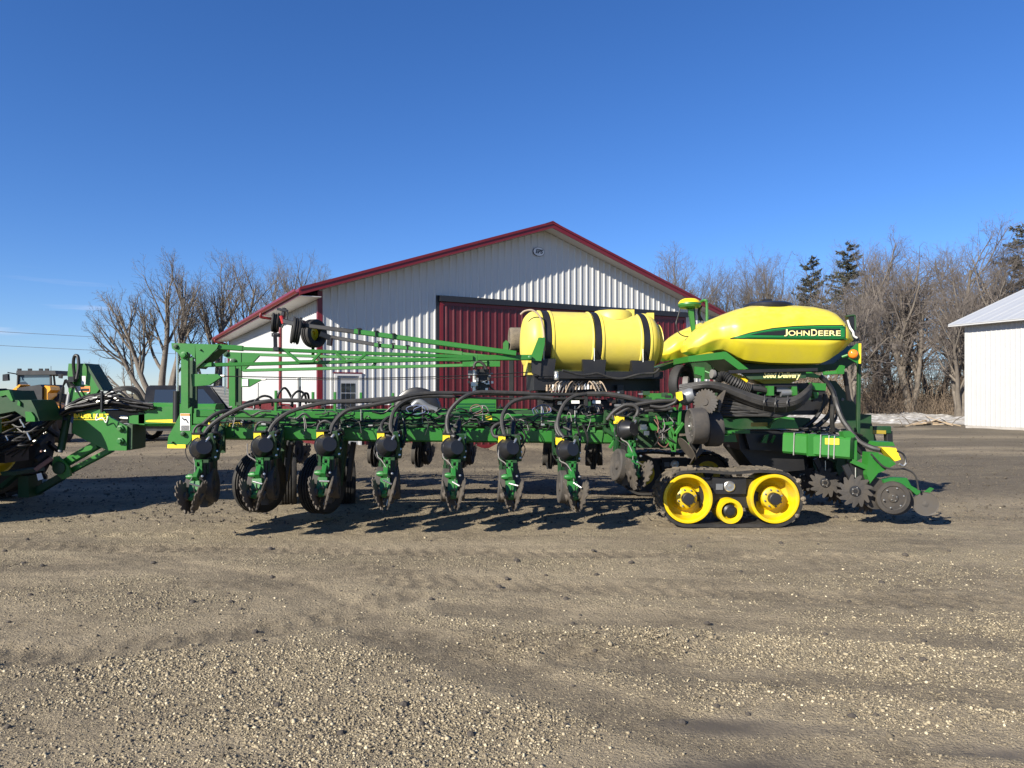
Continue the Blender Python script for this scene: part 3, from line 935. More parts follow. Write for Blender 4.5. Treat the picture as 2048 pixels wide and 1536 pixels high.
# ------------------------------------------------------------------ white barn on the right
RC, RW_, RN = V((21.9, 35.0, 0)), V((.37, -.93, 0)).normalized(), V((.93, .37, 0)).normalized()
def rp(s, t, z):
    return RC + RW_ * s + RN * t + V((0, 0, z))
barn = thing("white_barn", RC, "plain white steel barn with a white metal roof beside the woods", "barn")
REAVE, RPITCH, RD = 5.05, .367, 12.0
ribbed(barn, "wall_panel", M["wall_sun_toned"], RC, RW_, -RN, 0, 16, .12, REAVE, rib=.016)
ribbed(barn, "wall_panel", M["wall_sun_toned"], rp(0, RD, 0), -RN, -RW_, 0, RD, .12, lambda s: REAVE + RPITCH * min(s, RD - s), rib=.016)
mb = MB()
mb.prism([rp(.02, .05, 0), rp(16, .05, 0), rp(16, RD, 0), rp(.02, RD, 0)], V((0, 0, REAVE - .1)))
mb.build("wall_core", M["wall"], barn, smooth=0)
MB().prism([rp(0, -.005, -.1), rp(16, -.005, -.1), rp(16, .045, -.1), rp(0, .045, -.1)], V((0, 0, .22))).build("base_board", paint("grey_concrete", (.33, .31, .28), .9, dirt=.5), barn, smooth=0)
for t0, t1 in ((-.55, RD / 2), (RD + .55, RD / 2)):
    zr = lambda t: REAVE + .14 + RPITCH * (t if t1 > t0 else RD - t)
    s = -.5
    while s < 16.3:
        w = .9
        mb = MB()
        a, b = s, s + w
        prof = [(a, 0), (a + .03, .03), (a + .06, .03), (a + .09, 0), (a + .42, 0), (a + .45, .012), (a + .48, 0), (b, 0), (b, -.03), (a, -.03)]
        mb.rings([[rp(x, t, zr(t) + d) for x, d in prof] for t in (t0, t1)])
        mb.build("roof_sheet", M["roof_white"], barn, smooth=0)
        s += w
MB().prism([rp(-.48, -.5, REAVE - .14), rp(16.2, -.5, REAVE - .14), rp(16.2, -.5, REAVE - .08 ), rp(-.48, -.5, REAVE - .08)], RN * .49).build("eave_soffit", M["soffit"], barn, smooth=0)
MB().prism([rp(-.5, -.53, REAVE - .16), rp(16.2, -.53, REAVE - .16), rp(16.2, -.53, REAVE - .075), rp(-.5, -.53, REAVE - .075)], RN * .028).build("eave_trim", M["wall_sun_toned"], barn, smooth=0)
MB().prism([rp(-.515, -.53, REAVE - .16), rp(-.515, -.53, REAVE - .07), rp(-.515, RD / 2, REAVE + .10 + RPITCH * RD / 2), rp(-.515, RD / 2, REAVE - .02 + RPITCH * RD / 2)], RW_ * .02).build("rake_trim", M["wall_sun_toned"], barn, smooth=0)
MB().prism([rp(-.03, -.03, .12), rp(.09, -.03, .12), rp(.09, .0, .12), rp(.0, .09, .12), rp(-.03, .09, .12)], V((0, 0, REAVE - .3))).build("corner_trim", M["wall_sun_toned"], barn, smooth=0)

# ------------------------------------------------------------------ trees
def rand_perp(r, d):
    v = V((r.gauss(0, 1), r.gauss(0, 1), r.gauss(0, 1)))
    v -= d * v.dot(d)
    return v.normalized()

def grow(r, p, d, length, rad, level, out, cfg):
    nseg = cfg["segs"][level]
    pts, rads = [p.copy()], [rad]
    step = length / nseg
    q, dd = p.copy(), d.copy()
    tip = cfg["tip"][level]
    for i in range(nseg):
        dd = (dd + rand_perp(r, dd) * cfg["wob"][level] + V((0, 0, cfg["up"][level]))).normalized()
        q = q + dd * step
        pts.append(q.copy())
        rads.append(rad * (1 - (1 - tip) * (i + 1) / nseg))
    out[level].append((pts, rads))
    if level + 1 >= len(cfg["segs"]):
        return
    n = cfg["kids"][level]
    n = max(1, int(round(n * (.75 + .5 * r.random()) * min(1.25, .45 + .55 * length / cfg["ref"][level]))))
    for k in range(n):
        f = cfg["from"][level] + (1 - cfg["from"][level]) * ((k + r.random() * .9) / n)
        f = min(f, .985)
        x = f * nseg
        i = int(x)
        a = pts[i].lerp(pts[min(i + 1, nseg)], x - i)
        ra = rads[i] + (rads[min(i + 1, nseg)] - rads[i]) * (x - i)
        pd = (pts[min(i + 1, nseg)] - pts[i]).normalized()
        ang = radians(r.uniform(*cfg["ang"][level]))
        cd = (pd * cos(ang) + rand_perp(r, pd) * sin(ang)).normalized()
        cl = length * r.uniform(*cfg["len"][level]) * (1.05 - .5 * f)
        grow(r, a, cd, cl, max(ra * r.uniform(.5, .75), cfg["minr"]), level + 1, out, cfg)

def tubes_np(polys, sides):
    """Many tapering tubes at once."""
    groups = {}
    for pts, rads in polys:
        groups.setdefault(len(pts), []).append((pts, rads))
    vs, qs, off = [], [], 0
    ref = np.array([.31, .23, .92])
    for n, lst in groups.items():
        a = np.array([[p[:] for p in pts] for pts, _ in lst])
        rr = np.array([r for _, r in lst])
        d = np.gradient(a, axis=1)
        d /= np.linalg.norm(d, axis=2, keepdims=True) + 1e-9
        s = np.cross(d, ref)
        s /= np.linalg.norm(s, axis=2, keepdims=True) + 1e-9
        u = np.cross(s, d)
        ang = np.arange(sides) * 2 * pi / sides
        ring = a[:, :, None, :] + rr[:, :, None, None] * (s[:, :, None, :] * np.cos(ang)[None, None, :, None] + u[:, :, None, :] * np.sin(ang)[None, None, :, None])
        N = len(lst)
        vs.append(ring.reshape(-1, 3))
        base = (np.arange(N)[:, None, None] * n + np.arange(n - 1)[None, :, None]) * sides
        k = np.arange(sides)[None, None, :]
        k2 = (k + 1) % sides
        q = np.stack([base + k, base + k2, base + k2 + sides, base + k + sides], -1).reshape(-1, 4)
        qs.append(q + off)
        off += N * n * sides
    return np.concatenate(vs), np.concatenate(qs)

CFG = dict(segs=[7, 6, 5, 4, 3], tip=[.32, .3, .28, .3, .4], wob=[.10, .15, .19, .22, .25], up=[.05, .09, .07, .05, .03], kids=[7, 6, 5, 4], ref=[6, 4, 2.2, 1.2],
           ang=[(18, 38), (22, 44), (25, 50), (25, 60)], len=[(.5, .78), (.45, .75), (.42, .7), (.45, .75)], minr=.0065)
CFG["from"] = [.25, .2, .15, .1]

def tree_mesh(seed, height, stems, rad, cfg, twig_sides=3):
    """Trunk-and-limb mesh and twig mesh of one bare tree, base at the origin."""
    r = random.Random(seed)
    out = [[] for _ in cfg["segs"]]
    for lean, az, lf, base_f in stems:
        d = V((sin(lean) * cos(az), sin(lean) * sin(az), cos(lean)))
        grow(r, V((cos(az) * rad * .3, sin(az) * rad * .3, -.15)) , d, height * lf, rad * base_f, 0, out, cfg)
    # root flare
    zmax = max(p[0][-1].z for lv in out for p in lv)
    f = height / zmax
    for lv in out:
        for pts, rads in lv:
            for p in pts:
                p *= f
    for pts, rads in out[0]:
        rads[0] *= 1.5
    v0, q0 = tubes_np(out[0] , 7)
    v1, q1 = tubes_np(out[1], 5)
    tv, tq = np.concatenate([v0, v1]), np.concatenate([q0, q1 + len(v0)])
    cv, cq, off = [], [], 0
    for lv in out[2:]:
        if lv:
            v, q = tubes_np(lv, twig_sides)
            cv.append(v)
            cq.append(q + off)
            off += len(v)
    a = fast_mesh("trunk", tv, quads=tq)
    a.polygons.foreach_set("use_smooth", np.ones(len(tq), dtype=bool))
    b = fast_mesh("crown", np.concatenate(cv), quads=np.concatenate(cq))
    return a, b

def place_tree(name, meshes, loc, label, cat="tree", group=None, rot=0.0, sc=1.0, mats=("bark", "twig")):
    t = thing(name, loc, label, cat, group)
    t.rotation_euler.z = rot
    t.scale = (sc, sc, sc)
    for nm, me, mt in zip(("trunk", "crown"), meshes, mats):
        o = link(nm, me, M[mt], t)
    return t

def tree_at(px, top, D):
    h = EYE + (HORIZON - top) / F_PX * D
    return V(((px - 1024) / F_PX * D, D, 0)), h

CL = dict(segs=[8, 7, 6, 5, 3], tip=[.30, .28, .28, .3, .4], wob=[.06, .10, .14, .18, .22], up=[.05, .11, .12, .08, .04], kids=[7, 6, 5, 4], ref=[7, 4, 2.4, 1.3],
          ang=[(20, 42), (22, 46), (24, 50), (26, 60)], len=[(.42, .68), (.45, .7), (.48, .75), (.5, .8)], minr=.0065)
CL["from"] = [.40, .28, .18, .1]
GL = "bare trees left of the machine shed"
loc, h = tree_at(325, 488, 44)
m1 = tree_mesh(3, h, [(.08, 2.9, .88, 1), (.16, .2, .88, .95), (.34, 3.15, .80, .85), (.72, 3.0, .70, .8), (.98, 3.15, .50, .55), (.30, .1, .78, .7)], .26, CL)
place_tree("bare_tree", m1, loc, "spreading bare tree with several stems behind the pickup, one limb leaning far out", group=GL)
loc, h = tree_at(432, 492, 47)
m2 = tree_mesh(8, h, [(.06, 2.9, .9, 1), (.16, .2, .88, .9), (.24, 3.3, .7, .6)], .22, CL)
place_tree("bare_tree", m2, loc, "tall narrow bare tree between the spreading tree and the shed eave", group=GL)
loc, h = tree_at(488, 494, 50)
m3 = tree_mesh(12, h, [(.10, .2, .9, 1), (.18, 2.9, .82, .8), (.24, 5.9, .75, .7)], .2, CL)
place_tree("bare_tree", m3, loc, "bare tree with its crown just above the low end of the shed eave", group=GL)
loc, h = tree_at(572, 492, 62)
m4 = tree_mesh(21, h, [(.10, 2.9, .9, 1), (.16, .2, .85, .9)], .2, dict(CL, kids=[8, 7, 5, 4]))
place_tree("bare_tree", m4, loc, "bare tree top showing over the shed roof near its corner", group=GL)
loc, h = tree_at(618, 505, 66)
place_tree("bare_tree", m3, loc, "smallest bare tree top close above the red roof edge", group=GL, rot=2.2, sc=h / 11.8)

GR = "slender bare trees behind the shed's low right eave"
m5 = tree_mesh(33, 15, [(.07, .2, .95, 1), (.2, 2.6, .7, .7), (.2, .4, .65, .6)], .2, dict(CFG, kids=[9, 6, 5, 4], ang=[(18, 36), (22, 42), (25, 50), (25, 55)]))
m6 = tree_mesh(38, 15, [(.05, 2.2, .95, 1), (.16, .1, .75, .7)], .18, dict(CFG, kids=[10, 6, 5, 4], ang=[(18, 36), (22, 42), (25, 50), (25, 55)]))
for px, top, D, me, rot, lab in ((1345, 510, 78, m5, 0.4, "bare tree standing just above the right slope of the shed roof, nearest its ridge"),
                                 (1412, 540, 80, m6, 1.1, "low twiggy bare tree directly above the yellow dome"),
                                 (1455, 548, 84, m5, 3.3, "short bare tree between the yellow dome and the seed tank lid"),
                                 (1503, 520, 76, m6, 4.0, "slim bare tree rising over the black lid of the seed tank"),
                                 (1560, 520, 78, m5, 5.2, "broad bare tree rising over the middle of the seed tank"),
                                 (1295, 535, 95, m6, 2.5, "faint distant bare tree tip peeping over the shed roof"),
                                 (1382, 522, 88, m5, 5.9, "farther bare tree half hidden between two nearer ones right of the shed ridge"),
                                 (1532, 512, 86, m6, 0.7, "thin bare tree between the slim and the broad trees over the seed tank"),
                                 (1596, 520, 74, m5, 2.0, "bare tree just short of the smaller conifer over the seed tank")):
    loc, h = tree_at(px, top, D)
    place_tree("bare_tree", me, loc, lab, group=GR, rot=rot, sc=h / 14.2)

GW = "bare trees of the woods beside the white barn"
CW = dict(CFG, kids=[9, 7, 5, 5], ang=[(25, 55), (28, 55), (28, 60), (30, 65)])
m7 = tree_mesh(51, 14, [(.12, 2.9, .8, 1), (.18, .2, .85, .9), (.3, 4.5, .6, .6)], .26, CW)
m8 = tree_mesh(57, 14, [(.10, 1.9, .9, 1), (.34, .1, .7, .7), (.3, 3.3, .7, .7)], .3, CW)
m9 = tree_mesh(63, 14, [(.20, 2.5, .85, 1), (.24, 5.6, .8, .85)], .24, CW)
for px, top, D, me, rot, lab in ((1760, 474, 60, m7, 0.2, "grey bare tree right behind the amber lamp of the planter"),
                                 (1822, 452, 56, m8, 1.4, "thick forked bare tree in the middle of the woods edge"),
                                 (1868, 468, 62, m9, 2.9, "tall reddish bare tree behind the forked tree, highest of the woods"),
                                 (1918, 490, 50, m8, 4.3, "old bare tree with a stout trunk against the white barn corner"),
                                 (1975, 492, 60, m7, 3.6, "bare tree whose crown rises over the low end of the barn roof"),
                                 (2025, 505, 63, m9, 0.9, "bare tree rising over the barn roof beside the dark conifer"),
                                 (1708, 545, 52, m9, 4.9, "leaning bare tree with a pale trunk seen between tank and rear frame"),
                                 (1640, 560, 66, m7, 2.0, "bushy bare tree half hiding the smaller conifer"),
                                 (1795, 490, 70, m9, 5.5, "fainter bare tree filling the gap behind the thick forked one"),
                                 (1945, 505, 72, m8, 2.2, "farther bare tree deep in the woods behind the barn corner")):
    loc, h = tree_at(px, top, D)
    place_tree("bare_tree", me, loc, lab, group=GW, rot=rot, sc=h / 13.3, mats=("bark", "twig_red"))

# conifers
def conifer_mesh(seed, h, rad, bare=.22):
    r = random.Random(seed)
    tr = [([V((r.gauss(0, .03) * i, r.gauss(0, .03) * i, h * i / 9)) for i in range(10)], [.2 * (1 - i / 9.6) for i in range(10)])]
    limbs, tv, tf = [], [], []
    z = h * bare
    while z < h * .985:
        f = (z / h - bare) / (1 - bare)
        for k in range(4 if f < .8 else 3):
            az = r.random() * 6.283
            L = rad * (1 - f) ** .62 * r.uniform(.4, 1.2) + .25
            if r.random() < .12:
                continue
            p = V((0, 0, z + r.uniform(-.1, .1)))
            d = V((cos(az), sin(az), r.uniform(-.12, .22) + .35 * f)).normalized()
            pts = [p + d * (L * i / 4) + V((0, 0, -.10 * L * (i / 4) ** 2 + .07 * L * (i / 4) ** 3)) for i in range(5)]
            limbs.append((pts, [.035 * (1 - f * .6), .028, .02, .013, .006]))
            side = d.cross(V((0, 0, 1))).normalized()
            n = int(14 + L * 34)
            for j in range(n):
                t = .22 + .8 * r.random()
                x = min(t, 1) * 4
                i = min(int(x), 3)
                a = pts[i].lerp(pts[i + 1], x - i)
                sp = (1.1 - min(t, 1)) * L * .42
                a = a + side * r.gauss(0, .5) * sp + V((0, 0, r.gauss(-.04, .06)))
                dd = (d * r.uniform(.3, 1) + side * r.gauss(0, .7) + V((0, 0, r.gauss(-.1, .35)))).normalized()
                w = dd.cross(V((r.gauss(0, 1), r.gauss(0, 1), r.gauss(0, 1)))).normalized() * r.uniform(.03, .075)
                l = r.uniform(.12, .32)
                o = len(tv)
                tv += [a - w, a + w, a + dd * l]
                tf.append((o, o + 1, o + 2))
        z += h * .014 + .07
    v0, q0 = tubes_np(tr, 7)
    v1, q1 = tubes_np(limbs, 3)
    a = fast_mesh("trunk", np.concatenate([v0, v1]), quads=np.concatenate([q0, q1 + len(v0)]))
    b = fast_mesh("foliage", np.array([p[:] for p in tv]), tris=np.array(tf))
    return a, b
for px, top, D, rad, seed, lab in ((1693, 478, 62, 3.1, 71, "dark conifer rising above the rear of the seed tank"),
                                   (1622, 512, 66, 3.0, 72, "smaller dark conifer above the middle of the seed tank"),
                                   (2044, 442, 60, 3.6, 73, "tall dark conifer above the barn roof at the picture edge")):
    loc, h = tree_at(px, top, D)
    t = thing("conifer", loc, lab, "conifer", "conifers in the woods")
    a, b = conifer_mesh(seed, h, rad)
    link("trunk", a, M["bark"], t)
    link("foliage", b, M["needle"], t)

# undergrowth along the woods edge: countless thin stems
r = random.Random(5)
pl = []
for k in range(2300):
    D = r.uniform(55, 70)
    x = r.uniform(.27, .66) * D
    h = r.uniform(1.2, 5.6) * (1.0 if r.random() < .8 else 1.35)
    p = V((x, D, 0))
    d = V((r.gauss(0, .22), r.gauss(0, .2), 1)).normalized()
    pts, q = [p], p.copy()
    for i in range(5):
        d = (d + V((r.gauss(0, .16), r.gauss(0, .16), -.03 * i))).normalized()
        q = q + d * (h / 5)
        pts.append(q.copy())
    r0 = r.uniform(.012, .035)
    pl.append((pts, [r0, r0 * .85, r0 * .7, r0 * .55, r0 * .42, r0 * .3]))
    for j in range(r.randint(2, 4)):
        a = pts[r.randint(1, 4)]
        dd = V((r.gauss(0, .7), r.gauss(0, .6), r.uniform(.1, .9))).normalized()
        l = h * r.uniform(.15, .4)
        pl.append(([a, a + dd * l * .5, a + dd * l + V((r.gauss(0, .1), 0, -.1 * l))], [.014, .011, .007]))
for k in range(2600):   # dry weeds at the foot
    D = r.uniform(53.5, 60)
    x = r.uniform(.29, .65) * D
    l = r.uniform(.4, 1.5)
    a = V((x, D, 0))
    b = a + V((r.gauss(0, .25) * l, r.gauss(0, .2) * l, l * .7))
    pl.append(([a, b, b + V((r.gauss(0, .3) * l, 0, l * .25))], [.012, .010, .006]))
v, q = tubes_np(pl, 3)
link("undergrowth", fast_mesh("undergrowth", v, quads=q), M["brush"], kind="stuff")

# pile of broken boards and branches in front of the snow
pile = thing("branch_pile", (21.3, 36.5, 0), "low heap of broken boards and branches lying in the mud beside the barn", "branch pile")
for a, b, w in (((19.7, 36.2, .02), (21.0, 36.8, .30), .06), ((20.4, 36.7, .06), (22.0, 36.3, .12), .09), ((20.6, 36.2, .18), (21.7, 36.9, .24), .12), ((21.9, 36.0, .05), (20.9, 36.6, .50), .05),
                ((20.1, 36.4, .1), (21.9, 36.6, .2), .1), ((20.8, 36.9, .05), (21.4, 36.2, .42), .045), ((22.4, 36.2, .03), (21.3, 36.5, .3), .06)):
    MB().beam(a, b, w * 1.6, w * .7).build("board", M["wood"], pile)
for k in range(8):
    a = V((random.uniform(19.8, 22.2), random.uniform(36.1, 36.9), .05))
    b = a + V((random.uniform(-.8, .8), random.uniform(-.3, .3), random.uniform(.15, .5)))
    MB().tube(spline([a, a.lerp(b, .5) + V((0, 0, .08)), b], 4), .022, 5).build("branch", M["bark"], pile)

# overhead cables far left
for (y0, y1), lab in (((652, 672), "upper of the two thin overhead cables crossing the sky beside the bare tree"), ((683, 697), "lower of the two thin overhead cables crossing the sky beside the bare tree")):
    a, b = P(-700, y0 - 45, 120), P(560, y1 + 18, 95)
    pts = [a.lerp(b, i / 24) - V((0, 0, 2.2 * 4 * (i / 24) * (1 - i / 24) * .35)) for i in range(25)]
    tag(MB().tube(pts, .03, 5).build("overhead_cable", M["cable"]), lab, "cable", "overhead cables")

# ------------------------------------------------------------------ the planter
planter = thing("planter", (-1.0, 10.5, 0), "long green folded row crop planter with yellow tanks parked across the gravel yard", "planter")

def part(mb, name, mats, parent=planter, smooth=35, **k):
    if isinstance(mats, str):
        mats = M[mats]
    elif isinstance(mats, (list, tuple)):
        mats = [M[m] if isinstance(m, str) else m for m in mats]
    return mb.build(name, mats, parent, smooth, **k)

def pbeam(name, a, b, hpx, depth, mat="green", parent=planter, ch=.12):
    pa, pb = P(*a), P(*b)
    h = hpx / F_PX * (a[2] + b[2]) / 2
    return part(MB().beam(pa, pb, depth, h, ch), name, mat, parent)

def pplate(name, pts, D, t, mat="green", parent=planter):
    return part(MB().plate(pts, D, t), name, mat, parent, smooth=0)

def hose(pts, r=.026, mat="hose", name="hose", parent=planter, n=5, sides=8):
    """pts: photograph points with a distance each."""
    return part(MB().tube(spline([P(*p) for p in pts], n), r, sides), name, mat, parent)

def hoseD(pts, d0, d1, **k):
    m = len(pts) - 1
    return hose([(x, y, d0 + (d1 - d0) * i / m) for i, (x, y) in enumerate(pts)], **k)

def tire(mb, c, axis, R, w, rim, grooves=0, n=40):
    h = w / 2
    prof = [(rim, -h * .72), (rim + (R - rim) * .35, -h * .96), (R * .9, -h), (R * .965, -h * .93), (R, -h * .72)]
    for g in range(grooves):
        x = -h * .72 + 1.44 * h * (g + 1) / (grooves + 1)
        prof += [(R, x - .012), (R - .018, x - .008), (R - .018, x + .008), (R, x + .012)]
    prof += [(R, h * .72), (R * .965, h * .93), (R * .9, h), (rim + (R - rim) * .35, h * .96), (rim, h * .72)]
    return mb.lathe(c, axis, prof, n, closed=True)

def star(mb, c, axis, r_out, r_in, teeth, th, sweep=.35, hook=True):
    """Notched or spiked soil wheel."""
    c, axis = V(c), V(axis).normalized()
    s, u = ortho(axis)
    pts = []
    for k in range(teeth):
        a0 = 2 * pi * k / teeth
        st = 2 * pi / teeth
        for f, r in ((0.0, r_in), (.30, r_out * .97), (.48, r_out), (.62, r_out * .93), (.72, r_in)) if hook else ((0, r_in), (.2, r_out), (.6, r_out), (.8, r_in)):
            a = a0 + st * f + (sweep * st if r > r_in else 0)
            pts.append(s * (cos(a) * r) + u * (sin(a) * r))
    n = len(pts)
    rings = []
    for k, off in ((1, -th / 2), (1, th / 2)):
        rings.append([c + p * k + axis * off for p in pts])
    inner = [[c + p.normalized() * (r_in * .55) + axis * off for p in pts] for off in (-th * 1.2, th * 1.2)]
    mb.rings([inner[0], rings[0], rings[1], inner[1]], cap=False)
    mb.lathe(c, axis, [(r_in * .56, -th * 1.2), (r_in * .56, th * 1.2)], 20)
    mb.lathe(c, axis, [(r_in * .30, -th * 3.5), (r_in * .30, th * 3.5)], 12)
    return mb

# --- the two wing bars, near and far
NB = lambda px: 9.12 + .50 * (px - 400) / 820          # distance of the near bar's face
WING_A = math.atan2(.50, 5.3)
pbeam("wing_bar", (388, 864, NB(388) + .09), (1222, 873.5, NB(1222) + .09), 27.5, .18)
pbeam("upper_bar", (396, 826.5, NB(396) + .17), (1216, 838, NB(1216) + .17), 14.5, .14)
pbeam("rail", (396, 843.5, NB(396) + .05), (1216, 850, NB(1216) + .05), 2.6, .03)
pbeam("bar_cap", (1222.5, 873, NB(1222) + .09), (1225, 873, NB(1222) + .09), 32, .23, "green_shaded")
pbeam("wing_bar", (556, 851, 12.0), (1190, 851, 11.5), 22, .18)
pbeam("upper_bar", (556, 824, 11.9), (1190, 824, 11.4), 12, .14)
for px in (588, 742, 860, 975, 1080, 1185, 700, 810, 925, 1035):
    y = 851 + (px - 430) / 790 * 8
    pplate("bar_lug", [(px - 5, y - 4), (px + 5, y - 4), (px + 5, y + 6), (px - 5, y + 6)], NB(px) - .012, .10)
pplate("yellow_sticker", [(951, 831), (984, 831.5), (984, 839.5), (951, 839)], NB(967) + .097, .004, "decal_yellow")
vs, fs = text_mesh("MaxEmerge", .115, .35, 0, .001)
c0 = P(468, 847.5, NB(468) - .02)
raw_obj("lettering", [tuple(c0 + V((v[0] * cos(WING_A), v[0] * sin(WING_A), v[1])) + V((0, v[2], 0))) for v in vs], fs, M["gold"], planter, smooth=0)
pplate("name_plate", [(415, 840), (508, 840), (508, 855), (415, 855)], NB(468) + .0, .02, "decal_dgreen")
pplate("yellow_sticker", [(418, 842), (427, 842), (425, 849), (416, 849)], NB(420) - .012, .006, "decal_yellow")

# --- one row unit, copied along both wings
row_proto = None
def make_row_unit():
    mb = MB()
    for sx in (-1, 1):
        mb.beam((sx * .085, -.02, 1.17), (sx * .085, -.44, 1.10), .03, .05)
        mb.beam((sx * .085, -.02, .97), (sx * .085, -.44, .90), .03, .05)
        mb.box((sx * .095, -.02, 1.07), (.022, .06, .30))
        mb.box((sx * .095, -.47, .93), (.03, .10, .46))
        mb.beam((sx * .055, -.50, .78), (sx * .045, -.46, .50), .03, .13)
    mb.box((0, -.012, 1.06), (.22, .022, .34))
    mb.box((.05, -.44, .97), (.16, .15, .25))
    mb.box((.03, -.55, .78), (.12, .22, .16))
    mb.beam((.10, -.60, 1.16), (.13, -.52, .84), .03, .06)
    mb.beam((.155, -.30, 1.17), (.145, -.50, .86), .035, .05)
    for z in (1.15, .98, .86):
        mb.cyl((-.13, -.45, z), (.13, -.45, z), .016, 8)
    r = mb.build("row_unit", M["green_shaded"], planter)
    WLOC[r.name] = V(r.location) + WLOC[planter.name]
    def sub(b, name, mats, smooth=35):
        return part(b, name, mats, r, smooth)
    b = MB()
    b.lathe((-.02, -.53, .985), (.42, -.88, .20), [(.112, -.06), (.130, -.015), (.141, -.006), (.141, .012), (.128, .016), (.126, .045), (.086, .150), (.02, .1505)], 36)
    sub(b, "vacuum_dome", "plastic")
    b = MB()
    b.box((-.085, -.47, 1.105), (.085, .13, .10))
    b.box((-.06, -.472, 1.163), (.15, .15, .016))
    b.m = [0] * 6 + [1] * 6
    sub(b, "meter_cover", ["decal_yellow", "plastic"], 0)
    b = MB()
    b.cyl((.08, -.24, 1.30), (.06, -.40, 1.05), .036, 12)
    b.lathe((.085, -.22, 1.31), (.0, 0, 1), [(.045, 0), (.045, .02), (.012, .03), (.010, .07)], 12)
    sub(b, "down_force_spring", "plastic")
    sub(MB().tube(spline([(.05, -.63, 1.07), (.085, -.60, 1.115), (.09, -.55, 1.15)], 4), .017, 10), "vacuum_elbow", "zinc")
    for sx, yy in ((-1, -.60), (1, -.52)):
        b = MB()
        tire(b, (sx * .088, yy, .545), (1, .04 * sx, .06 * sx), .202, .095, .14, 0, 32)
        b.lathe((sx * .088, yy, .545), (sx, 0, 0), [(.145, .0), (.14, .03), (.06, .02), (.05, .045), (.015, .05)], 20)
        sub(b, "gauge_wheel", "gauge")
    b = MB()
    b.lathe((.0, -.42, .50), (1, .07, 0), [(.19, -.002), (.19, .002)], 32)
    b.lathe((.03, -.42, .50), (1, -.07, 0), [(.19, -.002), (.19, .002)], 32)
    sub(b, "opener_disc", "disc_dirty")
    b = MB()
    b.box((.03, -.50, .66), (.15, .30, .34))
    b.box((.02, -.66, .72), (.10, .10, .20))
    b.prism([(-.06, -.62, .50), (.10, -.62, .50), (.06, -.62, .30), (-.02, -.62, .30)], V((0, .25, 0)))
    sub(b, "seed_boot", "black", 0)
    b = MB()      # closing tail casting
    yb = -.80
    for x0, x1, z0, z1, y in ((-.035, -.012, .72, .865, -.73), (.022, .045, .72, .865, -.73), (-.035, .045, .845, .868, -.73), (-.035, .045, .775, .795, -.73)):
        b.box(((x0 + x1) / 2, y, (z0 + z1) / 2), (x1 - x0, .05, z1 - z0))
    b.beam((-.005, -.72, .76), (-.0, -.86, .66), .055, .07)
    b.prism([(-.058, -.86, .64), (.045, -.86, .64), (.062, -.90, .56), (.040, -.93, .43), (-.052, -.93, .43), (-.062, -.90, .55)], V((0, .09, 0)))
    b.lathe((-.03, -.83, .685), (-1, 0, 0), [(.034, 0), (.034, .045), (.022, .065), (.02, .075)], 14)
    b.box((-.006, -.935, .448), (.10, .02, .042))
    b.beam((0, -.88, .52), (0, -1.0, .45), .05, .05)
    b.cyl((-.10, -.99, .455), (.10, -.99, .455), .016, 8)
    sub(b, "closing_frame", "green_cast")
    b = MB()
    b.box((.012, -.935, .545), (.012, .02, .085))
    b.box((-.02, -.935, .50), (.012, .02, .05))
    b.box((.0, -.938, .53), (.05, .016, .012))
    sub(b, "adjuster_slot", "plastic", 0)
    sub(MB().cyl((-.025, -.955, .615), (.085, -.975, .595), .0115, 8), "lever", "zinc")
    sub(MB().beam((.026, -.965, .405), (.036, -.99, .335), .006, .014), "drop_peg", "zinc")
    for sx in (-1, 1):
        b = MB()
        star(b, (sx * .080, -.985, .474), (1, .06 * sx, -.30 * sx), .196, .155, 13, .012, .2, False)
        sub(b, "closing_wheel", "steel_dirty")
    sub(MB().tube(spline([(-.115, -.56, 1.0), (-.12, -.62, .88), (-.05, -.72, .83), (.015, -.80, .72), (.02, -.88, .62)], 5), .007, 6), "seed_cable", "grey_hose")
    sub(MB().tube(spline([(-.10, -.52, 1.08), (-.16, -.55, .98), (-.13, -.6, .86), (-.03, -.76, .78)], 5), .005, 6), "seed_cable", "wire")
    sub(MB().tube(spline([(.12, -.56, 1.10), (.17, -.5, 1.0), (.13, -.5, .86), (.06, -.66, .80)], 5), .006, 6), "seed_cable", "wire")
    sub(MB().tube(spline([(.05, -.40, 1.24), (-.06, -.38, 1.27), (-.13, -.36, 1.20), (-.12, -.40, 1.10), (-.03, -.50, 1.12)], 5), .015, 8), "vacuum_hose", "hose")
    sub(MB().tube(spline([(.10, -.55, 1.15), (.15, -.48, 1.17), (.16, -.42, 1.12), (.09, -.42, 1.09), (.03, -.46, 1.13)], 5), .017, 8), "vacuum_hose", "hose")
    for x, y, z in ((.135, -.575, 1.12), (.15, -.53, .95), (.14, -.55, .88), (-.12, -.5, .9), (.075, -.85, .69)):
        sub(MB().lathe((x, y, z), (.3, -1, .2), [(.014, 0), (.014, .012), (.007, .014), (.007, .026)], 8), "bolt_head", "zinc")
    return r

